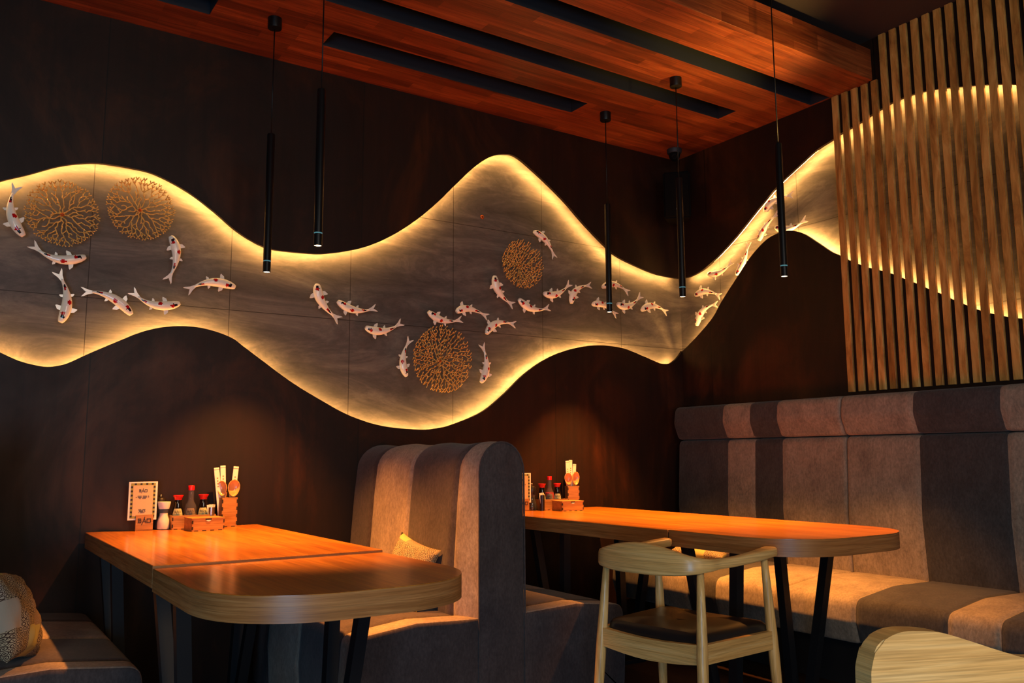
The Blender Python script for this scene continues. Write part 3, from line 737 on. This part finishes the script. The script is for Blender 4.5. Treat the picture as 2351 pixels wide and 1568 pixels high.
table('left orange-brown wooden table with a rounded end, jutting out from the back wall', 0.525, 1.232, 3.955, 2.62, 1.955, 0.75, legsets=[(2.44, 2.70, 0.565, 1.10), (3.45, 3.70, 0.565, 1.10)], step=0.008)
table('right orange-brown wooden table with a rounded end between booth and sofa', 2.440, 3.220, 3.955, 2.555, 1.975, 0.756, legsets=[(2.315, 2.58, 2.565, 3.125), (3.40, 3.66, 2.565, 3.125)])
# ------------------------------------------------------------------ chairs
def make_chair(loc, rz, label, board=False):
    r = thing('dining_chair', loc, label, 'chair', 'pale wood chairs with black seats', rz)
    half = [(.225, -.222, .734, .701, .050), (.17, -.230, .731, .698, .050), (.08, -.234, .725, .692, .040), (-.02, -.232, .719, .687, .030), (-.10, -.222, .718, .684, .026), (-.155, -.216, .721, .679, .031), (-.203, -.175, .733, .670, .034), (-.228, -.09, .755, .664, .028), (-.236, 0.0, .764, .664, .028)]
    full = half + [(x, -y, a, b, c) for x, y, a, b, c in reversed(half[:-1])]
    P = catmull([(x, y, 0) for x, y, *_ in full], 6); A = catmull([(a, b, c) for *_, a, b, c in full], 6)
    rings = []
    for i, (p, q) in enumerate(zip(P, A)):
        d = (P[min(i + 1, len(P) - 1)] - P[max(i - 1, 0)]).normalized(); s = Vector((d.y, -d.x, 0)); zt, zb, th = q
        cz = (zt + zb) / 2; hh = (zt - zb) / 2; hw = th / 2; lean = s * 0.0
        shr = 1.0
        if i == 0 or i == len(P) - 1: shr = 0.75
        ring = []
        for k in range(16):
            a = 2 * math.pi * (k + 0.5) / 16; ca, sa = math.cos(a), math.sin(a); e = 0.45
            ring.append(p + s * (hw * shr * math.copysign(abs(ca) ** e, ca)) + Vector((0, 0, cz + hh * shr * math.copysign(abs(sa) ** e, sa))) + s * (sa * hh * 0.10))
        rings.append(ring)
    bm = BM()
    if not board:
        loft(bm, rings); obj('back_and_arms', bm, M_ash, r, 'auto')
    else:
        # thick saddle-topped back board, outline (distance from the middle, height)
        hl = [(.289, .66), (.289, .736), (.286, .758), (.276, .782), (.257, .795), (.235, .801), (.21, .801), (.174, .797), (.13, .784), (.078, .767), (.033, .754), (0, .750)]
        ol = hl + [(-a, z) for a, z in reversed(hl[:-1])]
        bt = [(-.289 + .578 * i / 16, .645 - .02 * math.sin(math.pi * i / 16)) for i in range(17)]
        ol = catmull([(a, z, 0) for a, z in ol], 3); ol = [(p.x, p.y) for p in ol]
        fr_, bk_ = [], []
        for a, z in ol + bt:
            cv = 0.010 * (1 - (a / .29) ** 2)
            fr_.append(bm.verts.new((-.205 - cv, a, z))); bk_.append(bm.verts.new((-.170 - cv, a, z)))
        n = len(fr_)
        f1_ = bm.faces.new(fr_); f2_ = bm.faces.new(bk_[::-1])
        for i in range(n): bm.faces.new((fr_[i], fr_[(i + 1) % n], bk_[(i + 1) % n], bk_[i]))
        bmesh.ops.bevel(bm, geom=list(f1_.edges) + list(f2_.edges), offset=0.0025, segments=2, affect='EDGES')
        bmesh.ops.triangulate(bm, faces=[f for f in bm.faces if len(f.verts) > 6])
        obj('back_board', bm, M_ash, r, 'auto')
    legs = [(-.165, .198, .672, -.052, .030), (-.165, -.198, .672, -.052, -.030), (.165, .228, .70, .045, .022), (.165, -.228, .70, .045, -.022)]
    if board: legs = [(-.188, .215, .665, -.03, .02), (-.188, -.215, .665, -.03, -.02), (.185, .235, .455, .035, .02), (.185, -.235, .455, .035, -.02)]
    for x, y, zt, dx, dy in legs:
        bm = BM(); pts = []; rd = []
        for i in range(9):
            q = i / 8; z = zt + 0.004 - (zt + 0.004) * q; pts.append((x + dx * q, y + dy * q, z)); rd.append(interp([0, .35, .55, 1], [.0115, .0185, .018, .012], q))
        tube(bm, pts, rd, 14); obj('leg', bm, M_ashz, r, True)
    def legx(i, z):
        x, y, zt, dx, dy = legs[i]; q = 1 - z / zt; return (x + dx * q, y + dy * q)
    zt_, zb_ = 0.458, 0.398
    for a, b, nm in ((0, 1, 'rear_rail'), (2, 3, 'front_rail'), (0, 2, 'side_rail'), (1, 3, 'side_rail')):
        pa, pb = Vector(legx(a, 0.43)), Vector(legx(b, 0.43)); d = (pb - pa).normalized(); s = Vector((-d.y, d.x)) * 0.011
        rings = []
        for i in range(9):
            t = i / 8; c_ = pa.lerp(pb, t); drop = 0.018 * math.sin(math.pi * t) if nm == 'rear_rail' else 0.004 * math.sin(math.pi * t)
            zt2, zb2 = (zt_ - drop * 0.6, zb_ - drop) if nm == 'rear_rail' else (zt_, zb_)
            rings.append([(c_.x + s.x, c_.y + s.y, zt2), (c_.x - s.x, c_.y - s.y, zt2), (c_.x - s.x, c_.y - s.y, zb2), (c_.x + s.x, c_.y + s.y, zb2)])
        bm = BM(); loft(bm, rings); bmesh.ops.bevel(bm, geom=bm.edges[:], offset=0.001, segments=1, affect='EDGES') if False else None
        obj(nm, bm, M_ash, r, 'auto')
    # cushion
    bm = BM(); rings = []
    cor = [legx(0, .44), legx(2, .44), legx(3, .44), legx(1, .44)]
    pl = fillet_poly([(cor[0][0] + .012, cor[0][1] - .006), (cor[1][0] + .012, cor[1][1] - .006), (cor[2][0] + .012, cor[2][1] + .006), (cor[3][0] + .012, cor[3][1] + .006)], [.04] * 4, 6)
    pl = subdiv_poly(pl, 0.05); mx = sum(p[0] for p in pl) / len(pl)
    for k, z in ((0.9, .437), (0.99, .444), (1.0, .458), (0.985, .474), (0.94, .484), (0.80, .491), (0.5, .494), (0.2, .494)):
        rings.append([(mx + (x - mx) * k, y * k, z - 0.006 * (1 - abs(y) / .2) * (k < .9)) for x, y in pl])
    loft(bm, rings); obj('seat_cushion', bm, M_leather, r, 'auto')
    return r
CH1 = make_chair((2.19, 2.235, 0), R_(9), 'pale ash armchair with black seat at the right table beside the booth')
make_chair((1.442, 0.861, 0), R_(71.2), 'pale wood chair in the lower right foreground, only its thick back board showing', True)
# ------------------------------------------------------------------ cushions
def cushion(name, loc, rot, w, h, d, label):
    bm = BM(); N = 18; uv = bm.loops.layers.uv.new('UVMap'); gr = {}
    for side in (1, -1):
        for i in range(N + 1):
            for j in range(N + 1):
                u, v = i / N * 2 - 1, j / N * 2 - 1
                if side == -1 and (i in (0, N) or j in (0, N)): gr[(side, i, j)] = gr[(1, i, j)]; continue
                k = (max(0, 1 - u * u) * max(0, 1 - v * v)) ** 0.42
                px = u * w / 2 * (1 - 0.10 * (1 - v * v) * abs(u) ** 3) ; pz = v * h / 2 * (1 - 0.10 * (1 - u * u) * abs(v) ** 3)
                wr = 0.006 * math.sin(9 * u + 5 * v) * k + 0.004 * math.sin(17 * u - 8 * v) * k
                gr[(side, i, j)] = bm.verts.new((px, -side * (d / 2 * k + wr), pz))
        for i in range(N):
            for j in range(N):
                f = bm.faces.new([gr[(side, *q)] for q in ((i, j), (i + 1, j), (i + 1, j + 1), (i, j + 1))])
                for l, q in zip(f.loops, ((i, j), (i + 1, j), (i + 1, j + 1), (i, j + 1))): l[uv].uv = (q[0] / N, q[1] / N)
    o = obj(name, bm, M_patch, None, True, loc); o.rotation_euler = rot
    return tag(o, label, 'cushion', 'patchwork cushions')
cushion('cushion', (0.207, 3.03, 0.588), (R_(-22), R_(10), R_(70)), 0.29, 0.28, 0.13, 'patchwork cushion with dark scroll patches on the left bench')
cushion('cushion', (1.62, 3.20, 0.59), (R_(-18), R_(13), R_(-78)), 0.26, 0.26, 0.09, 'cream and yellow patchwork cushion leaning on the booth behind the left table')
cushion('cushion', (3.60, 3.47, 0.525), (R_(-86), R_(3), R_(-70)), 0.32, 0.32, 0.08, 'patchwork cushion lying on the wall sofa, half hidden by the right table')
# ------------------------------------------------------------------ table-top sets
def stroke(bm, pts, w, mat, y=0.0, th=0.0008):
    for a, b in zip(pts, pts[1:]):
        a = Vector(a); b = Vector(b); d = (b - a).normalized(); s = Vector((-d.y, d.x)) * w / 2; a = a - d * w * 0.4; b = b + d * w * 0.4
        vs = [bm.verts.new(mat @ Vector((q.x, y, q.y))) for q in (a + s, a - s, b - s, b + s)]
        vs2 = [bm.verts.new(mat @ Vector((q.x, y - th, q.y))) for q in (a + s, a - s, b - s, b + s)]
        bm.faces.new(vs); bm.faces.new(vs2[::-1])
        for i in range(4): bm.faces.new((vs[i], vs[(i + 1) % 4], vs2[(i + 1) % 4], vs2[i]))
def logo(bm, cx, cz, w, mat, y):
    u = w / 10.0
    S = lambda pts: [(cx + (x - 5) * u, cz + (z - 1.7) * u) for x, z in pts]
    lw = u * 0.52
    stroke(bm, S([(0.2, 0.2), (2.4, 0.2), (2.4, 1.7), (0.4, 1.7)]), lw, mat, y); stroke(bm, S([(0.1, 3.2), (2.2, 3.2), (2.2, 1.7)]), lw, mat, y); stroke(bm, S([(0.7, 0.2), (0.7, 3.2)]), lw, mat, y)
    stroke(bm, S([(3.0, -1.4), (5.2, 4.6)]), lw * 1.1, mat, y); stroke(bm, S([(4.9, 3.4), (6.2, 0.0)]), lw, mat, y); stroke(bm, S([(3.9, 1.0), (6.0, 1.0)]), lw * 0.8, mat, y)
    stroke(bm, S([(7.0, 0.2), (9.8, 0.2), (9.8, 3.1), (7.0, 3.1), (7.0, 0.2)]), lw, mat, y)
def coyc(bm, cx, cz, w, mat, y):
    u = w / 12.0; S = lambda pts, o: [(cx + (x + o - 6) * u, cz + (z - 1.2) * u) for x, z in pts]; lw = u * 0.5
    stroke(bm, S([(2.2, 2.4), (0.2, 2.4), (0.2, 0), (2.2, 0)], 0), lw, mat, y)
    stroke(bm, S([(0, 0), (2.2, 0), (2.2, 2.4), (0, 2.4), (0, 0)], 3.1), lw, mat, y)
    stroke(bm, S([(0, 2.4), (1.1, 1.1)], 6.3), lw, mat, y); stroke(bm, S([(2.3, 2.4), (0.8, 0)], 6.3), lw, mat, y)
    stroke(bm, S([(2.2, 2.4), (0.2, 2.4), (0.2, 0), (2.2, 0)], 9.4), lw, mat, y)
I4 = Matrix.Identity(4)
def joints(bm, x0, x1, z0, z1, y, n=3, w=0.004):
    """dark finger joints along the edges of a laser cut face"""
    for i in range(n):
        zz = z0 + (z1 - z0) * (i + 0.5) / n; h = (z1 - z0) / n * 0.25
        for x in (x0, x1 - w): box(bm, (x - 0.0004, y - 0.0006, zz - h), (x + w + 0.0004, y + 0.003, zz + h))
    m = max(2, int((x1 - x0) / 0.03))
    for i in range(m):
        xx = x0 + (x1 - x0) * (i + 0.5) / m; h = (x1 - x0) / m * 0.25; box(bm, (xx - h, y - 0.0006, z0 - 0.0002), (xx + h, y + 0.003, z0 + 0.003))
def open_box(bm, x0, x1, y0, y1, z0, z1, t=0.003):
    box(bm, (x0, y0, z0), (x1, y1, z0 + t)); box(bm, (x0, y0, z0 + t), (x1, y0 + t, z1)); box(bm, (x0, y1 - t, z0 + t), (x1, y1, z1))
    box(bm, (x0, y0 + t, z0 + t), (x0 + t, y1 - t, z1)); box(bm, (x1 - t, y0 + t, z0 + t), (x1, y1 - t, z1))
def bottle_label(r, rad, z0, z1, ang, hot=False):
    bm = BM(); n = 14; cols = []
    for i in range(n + 1):
        t = i / n; a = -math.pi / 2 + ang + (t - 0.5) * 1.9; hi = z0 + (z1 - z0) * min(1, 0.45 + 1.5 * (1 - abs(2 * t - 1)))
        cols.append([Vector(((rad + 0.0006) * math.cos(a), (rad + 0.0006) * math.sin(a), z)) for z in (z0, hi)])
    loft(bm, cols, cap=False, closed=False); lb = obj('label', bm, M_labelg if hot else M_label, r, True)
    bm = BM(); m = Matrix.Rotation(ang, 4, 'Z'); logo(bm, 0, z0 + (z1 - z0) * 0.74, rad * 0.95, m, -rad - 0.0022)
    if not hot: coyc(bm, 0, z0 + (z1 - z0) * 0.36, rad * 1.5, m, -rad - 0.0012)
    stroke(bm, [(-rad * .8, z0 + (z1 - z0) * .56), (rad * .8, z0 + (z1 - z0) * .56)], 0.0008, m, -rad - 0.0008)
    obj('print', bm, M_ink, lb)
def table_set(ox, oy, zt, left):
    where = 'on the left table' if left else 'on the right table'
    P = lambda x, y, z=0: (ox + x, oy + y, zt + z)
    A = R_(-14) if left else R_(-34)      # front faces turned a little to the seats
    # ---- card holder + card
    r = thing('card_holder', P(0.0, 0.0), 'small wooden block with dark lettering holding the menu card ' + where, 'card holder', 'menu card holders', A * 0.3)
    bm = BM(); box(bm, (-0.034, -0.018, 0), (0.034, -0.012, 0.066), 0.0008); box(bm, (-0.034, -0.012, 0), (0.034, 0.004, 0.044)); box(bm, (-0.034, -0.018, 0), (0.034, 0.02, 0.006)); obj('block', bm, M_ply, r)
    bm = BM(); logo(bm, 0, 0.042, 0.050, I4, -0.0182); obj('lettering', bm, M_ink, r)
    r = thing('menu_card', P(-0.006, -0.0085, 0.0065), 'cream menu card with a checked olive border standing in its holder ' + where, 'menu card', 'menu cards', A * 0.3)
    bm = BM(); box(bm, (-0.060, -0.0012, 0.038), (0.052, 0.0012, 0.196), 0.0005); bmesh.ops.translate(bm, verts=bm.verts, vec=(0, 0, 0)); obj('card', bm, M_paper, r)
    bm = BM(); box(bm, (-0.052, -0.0018, 0.045), (0.044, -0.0012, 0.190)); obj('border', bm, M_olive, r)
    bm = BM()
    for i in range(8):
        z = 0.050 + i * 0.0172
        for x in (-0.052, 0.036): box(bm, (x, -0.0022, z), (x + 0.008, -0.0018, z + 0.0075))
    for i in range(4): box(bm, (-0.038 + i * 0.022, -0.0022, 0.1825), (-0.030 + i * 0.022, -0.0018, 0.190))
    obj('border_checks', bm, M_ink, r)
    bm = BM(); box(bm, (-0.043, -0.0026, 0.054), (0.035, -0.0018, 0.181)); obj('inner_panel', bm, M_beige, r)
    bm = BM(); logo(bm, -0.004, 0.159, 0.032, I4, -0.0027)
    for k, (z, ww) in enumerate(((0.137, 0.048), (0.1325, 0.054), (0.128, 0.030), (0.081, 0.030), (0.077, 0.024), (0.073, 0.030), (0.069, 0.030))):
        n = int(ww / 0.004)
        for i in range(n): 
            if (i * 7 + k * 3) % 5: stroke(bm, [(-0.004 - ww / 2 + i * 0.004, z), (-0.004 - ww / 2 + i * 0.004 + 0.0024, z)], 0.0018, I4, -0.0027)
    obj('print', bm, M_ink, r)
    # ---- mills
    def mill(x, y, white):
        r = thing('salt_mill' if white else 'pepper_mill', P(x, y), ('glass mill of white salt with a white cap ' if white else 'dark pepper mill with a shiny knob ') + where, 'salt mill' if white else 'pepper mill', 'salt and pepper mills')
        bm = BM(); lathe(bm, [(0, 0), (0.0245, 0), (0.026, 0.006), (0.0262, 0.03), (0.023, 0.045), (0.0175, 0.06), (0.0170, 0.07), (0.0190, 0.082), (0.0190, 0.086), (0, 0.086)], 24); obj('glass_body', bm, M_glass, r, 'auto')
        bm = BM(); lathe(bm, [(0, 0.003), (0.0225, 0.003), (0.0238, 0.01), (0.024, 0.029), (0.0208, 0.044), (0.0155, 0.058), (0.0150, 0.068), (0, 0.070)], 20); obj('salt' if white else 'peppercorns', bm, M_salt if white else M_soy, r, 'auto')
        cap = [(0, 0.0862), (0.021, 0.0862), (0.0265, 0.112), (0.0262, 0.116), (0, 0.117)] if white else [(0, 0.0862), (0.020, 0.0862), (0.024, 0.10), (0.0235, 0.118), (0.017, 0.13), (0.0, 0.134)]
        bm = BM(); lathe(bm, cap, 24); obj('cap', bm, M_wcap if white else M_leather, r, 'auto')
        if not white:
            bm = BM(); lathe(bm, [(0, 0.133), (0.004, 0.134), (0.006, 0.139), (0.005, 0.144), (0, 0.146)], 14); obj('knob', bm, M_steel, r, True)
    if left:
        mill(0.078, 0.002, True); mill(0.072, 0.052 - 0.006, False)
    else:
        mill(0.070, 0.01, False)
    # ---- caddy
    x0, x1 = 0.105, 0.285
    r = thing('condiment_box', P(x0, -0.015), 'open laser-cut wooden box holding the sauce bottles ' + where, 'box', 'condiment boxes')
    bm = BM(); open_box(bm, 0, x1 - x0, -0.022, 0.062, 0, 0.058); obj('box_body', bm, M_ply, r)
    bm = BM(); joints(bm, 0, x1 - x0, 0, 0.058, -0.022, 2); obj('burnt_joints', bm, M_burn, r)
    for j, (bx, kind) in enumerate(((0.030, 'soy'), (0.083, 'hot'), (0.135, 'soy'))):
        side = 'left' if j == 0 else 'right'
        if kind == 'soy':
            rr = thing('soy_sauce_bottle', P(x0 + bx, 0.004, 0.0035), 'soy sauce bottle with flared red cap, %s one in the box %s' % (side, where), 'sauce bottle', 'soy sauce bottles')
            bm = BM(); lathe(bm, [(0, 0), (0.023, 0), (0.0245, 0.004), (0.0245, 0.062), (0.021, 0.080), (0.0155, 0.098), (0.0145, 0.118), (0, 0.118)], 24); obj('bottle', bm, M_soy, rr, 'auto')
            bm = BM(); lathe(bm, [(0, 0.1182), (0.0145, 0.1182), (0.0165, 0.127), (0.0215, 0.137), (0.0215, 0.1385), (0, 0.1385)], 24); obj('cap', bm, M_red, rr, 'auto')
            bottle_label(rr, 0.0245, 0.028, 0.083, A, False)
        else:
            rr = thing('hot_sauce_bottle', P(x0 + bx, 0.006, 0.0035), ('nearly empty clear ' if left else 'red-filled clear ') + 'hot sauce bottle with red screw cap ' + where, 'sauce bottle', 'hot sauce bottles')
            bm = BM(); lathe(bm, [(0, 0), (0.023, 0), (0.0245, 0.004), (0.0245, 0.082), (0.022, 0.095), (0.014, 0.108), (0.0115, 0.12), (0.0115, 0.158), (0, 0.158)], 24); obj('bottle', bm, M_glass, rr, 'auto')
            zz = 0.05 if left else 0.088
            bm = BM(); lathe(bm, [(0, 0.003), (0.022, 0.003), (0.0228, 0.01), (0.0228, zz), (0, zz + 0.001)], 20); obj('sauce', bm, M_hot, rr, 'auto')
            bm = BM(); lathe(bm, [(0, 0.1582), (0.0128, 0.1582), (0.0132, 0.162), (0.0132, 0.176), (0.012, 0.178), (0, 0.178)], 24); obj('cap', bm, M_red, rr, 'auto')
            bottle_label(rr, 0.0245, 0.028, 0.083, A, True)
    # sachet glass
    gx = x1 - x0 - 0.012 if left else 0.0
    if left:
        rr = thing('sachet_cup', P(x0 + 0.163, -0.026, 0.0035), 'small metal cup of white sachets in the condiment box ' + where, 'cup', 'sachet cups')
        gz = 0.084
    else:
        rr = thing('sachet_cup', P(x0 - 0.010, -0.052, 0), 'small dark cup of white sachets left of the condiment box ' + where, 'cup', 'sachet cups'); gz = 0.084
    bm = BM(); lathe(bm, [(0, 0), (0.0135, 0), (0.0145, gz), (0.0135, gz), (0.0125, 0.003), (0, 0.003)], 20); obj('cup', bm, M_steel if left else M_leather, rr, 'auto')
    for k in range(3):
        bm = BM(); m = Matrix.Rotation(R_(8 * (k - 1)), 4, 'Y') @ Matrix.Rotation(R_(20 * k), 4, 'Z'); box(bm, (-0.008, -0.0008 + 0.003 * (k - 1), gz * 0.3), (0.008, 0.0008 + 0.003 * (k - 1), gz + 0.012), mat=m); obj('sachet', bm, M_paper, rr)
    # ---- lidded box in front
    bx0 = 0.150
    r = thing('napkin_box', P(bx0 + 0.066, -0.122), 'low lidded wooden box before the bottles ' + where, 'box', 'lidded boxes', R_(3) if left else R_(-7))
    bm = BM(); open_box(bm, -0.066, 0.066, -0.056, 0.056, 0, 0.050); obj('box_body', bm, M_ply, r)
    bm = BM(); joints(bm, -0.066, 0.066, 0, 0.050, -0.056, 2)
    for zz in (0.012, 0.035):
        box(bm, (-0.0665, -0.056, zz - 0.006), (-0.063, -0.05, zz + 0.006))
    obj('burnt_joints', bm, M_burn, r)
    bm = BM(); box(bm, (-0.068, -0.058, 0.0502), (0.068, 0.058, 0.0532), 0.0006); obj('lid', bm, M_ply, r)
    bm = BM(); pts = [(0.013 * math.cos(a), 0.0500 - 0.012 * math.sin(a)) for a in [math.pi * i / 12 for i in range(13)]]
    prism(bm, pts, 0, 0.001, mat=Matrix(((1, 0, 0, 0), (0, 0, -1, -0.0562), (0, 1, 0, 0), (0, 0, 0, 1)))); nt = obj('finger_notch', bm, M_burn, r)
    bm = BM(); pts = [(0.010 * math.cos(a), 0.0445 - 0.006 * math.sin(a)) for a in [math.pi * i / 12 for i in range(13)]]
    prism(bm, pts, 0, 0.001, mat=Matrix(((1, 0, 0, 0), (0, 0, -1, -0.0568), (0, 1, 0, 0), (0, 0, 0, 1)))); obj('napkin', bm, M_paper, nt)
    # ---- tall utensil box
    r = thing('utensil_box', P(0.345, 0.006), 'tall narrow wooden box holding spoons and chopsticks ' + where, 'box', 'utensil boxes', R_(4) if left else R_(-20))
    bm = BM(); open_box(bm, -0.034, 0.034, -0.030, 0.030, 0, 0.126); obj('box_body', bm, M_ply, r)
    bm = BM(); joints(bm, -0.034, 0.034, 0, 0.126, -0.030, 4); obj('burnt_joints', bm, M_burn, r)
    # spoons: oval bowl, tapering handle down in the box
    for k, (dx, dy, tx, lab) in enumerate(((-0.016, -0.016, -6, 'left'), (0.012, -0.012, 4, 'right'))):
        rr = thing('soup_spoon', P(0.345 + dx, 0.006 + dy, 0.004), 'orange glazed soup spoon, the %s one in the utensil box %s' % (lab, where), 'spoon', 'glazed soup spoons', (R_(10) if k else R_(-45)) + (0 if left else R_(30) * (1 - k)))
        bm = BM(); n = 16; rings = []
        m = Matrix.Rotation(R_(tx), 4, 'Y')
        cz, aw, ah = 0.163, (0.023, 0.028)[k], (0.034, 0.038)[k]
        for i, (q, dep) in enumerate(((1.0, 0.0), (0.97, 0.004), (0.85, 0.011), (0.6, 0.017), (0.3, 0.0195), (0.05, 0.020))):
            rings.append([m @ Vector((aw * q * math.cos(2 * math.pi * j / n) * (1 - 0.12 * math.sin(2 * math.pi * j / n) * -1), dep, cz + ah * q * math.sin(2 * math.pi * j / n))) for j in range(n)])
        inner = [[p + (m @ Vector((0, -0.002, 0))) - (m @ Vector((0, 0, cz)) - p) * 0.0 for p in rg] for rg in rings]
        rings_in = []
        for q, dep in ((0.93, -0.0005), (0.90, 0.003), (0.78, 0.009), (0.54, 0.0145), (0.26, 0.0168), (0.04, 0.017)):
            rings_in.append([m @ Vector((aw * q * math.cos(2 * math.pi * j / n) * (1 + 0.12 * math.sin(2 * math.pi * j / n)), dep, cz + ah * q * math.sin(2 * math.pi * j / n))) for j in range(n)])
        loft(bm, list(reversed(rings)) + rings_in)
        obj('bowl', bm, M_cer, rr, 'auto')
        bm = BM(); loft(bm, [[m @ Vector((sx * wd, dy_ + sy * 0.003, z)) for sx, sy in ((-1, -1), (1, -1), (1, 1), (-1, 1))] for z, wd, dy_ in ((0.008, 0.006, 0.004), (0.10, 0.007, 0.006), (0.128, 0.012, 0.010), (0.145, 0.015, 0.013))])
        obj('handle', bm, M_cer, rr, 'auto')
    for k, (dx, dy, ty, hgt) in enumerate(((-0.020, 0.012, -7, 0.255), (-0.008, 0.018, -3, 0.262), (0.014, 0.014, 5, 0.258)) if left else ((-0.014, 0.012, -2, 0.262), (-0.003, 0.018, 2, 0.266), (0.010, 0.014, 5, 0.244))):
        pos = ('left', 'middle', 'right')[k]
        rr = thing('chopstick_packet', P(0.345 + dx, 0.006 + dy, 0.004), 'white paper chopstick packet, the %s one in the utensil box %s' % (pos, where), 'chopstick packet', 'chopstick packets')
        m = Matrix.Rotation(R_(ty), 4, 'Y')
        bm = BM(); box(bm, (-0.0115, -0.0022, 0), (0.0115, 0.0022, hgt), 0.001, mat=m); obj('packet', bm, M_paper, rr)
        bm = BM(); box(bm, (-0.0117, -0.0026, hgt - 0.010), (0.0117, -0.0022, hgt - 0.008), mat=m)
        for i in range(4): box(bm, (-0.003, -0.0026, hgt - 0.05 - i * 0.012), (0.003, -0.0022, hgt - 0.044 - i * 0.012), mat=m)
        obj('print', bm, M_labelg, rr)
table_set(0.738, 3.905, 0.7502, True)
table_set(2.655, 3.900, 0.7562, False)
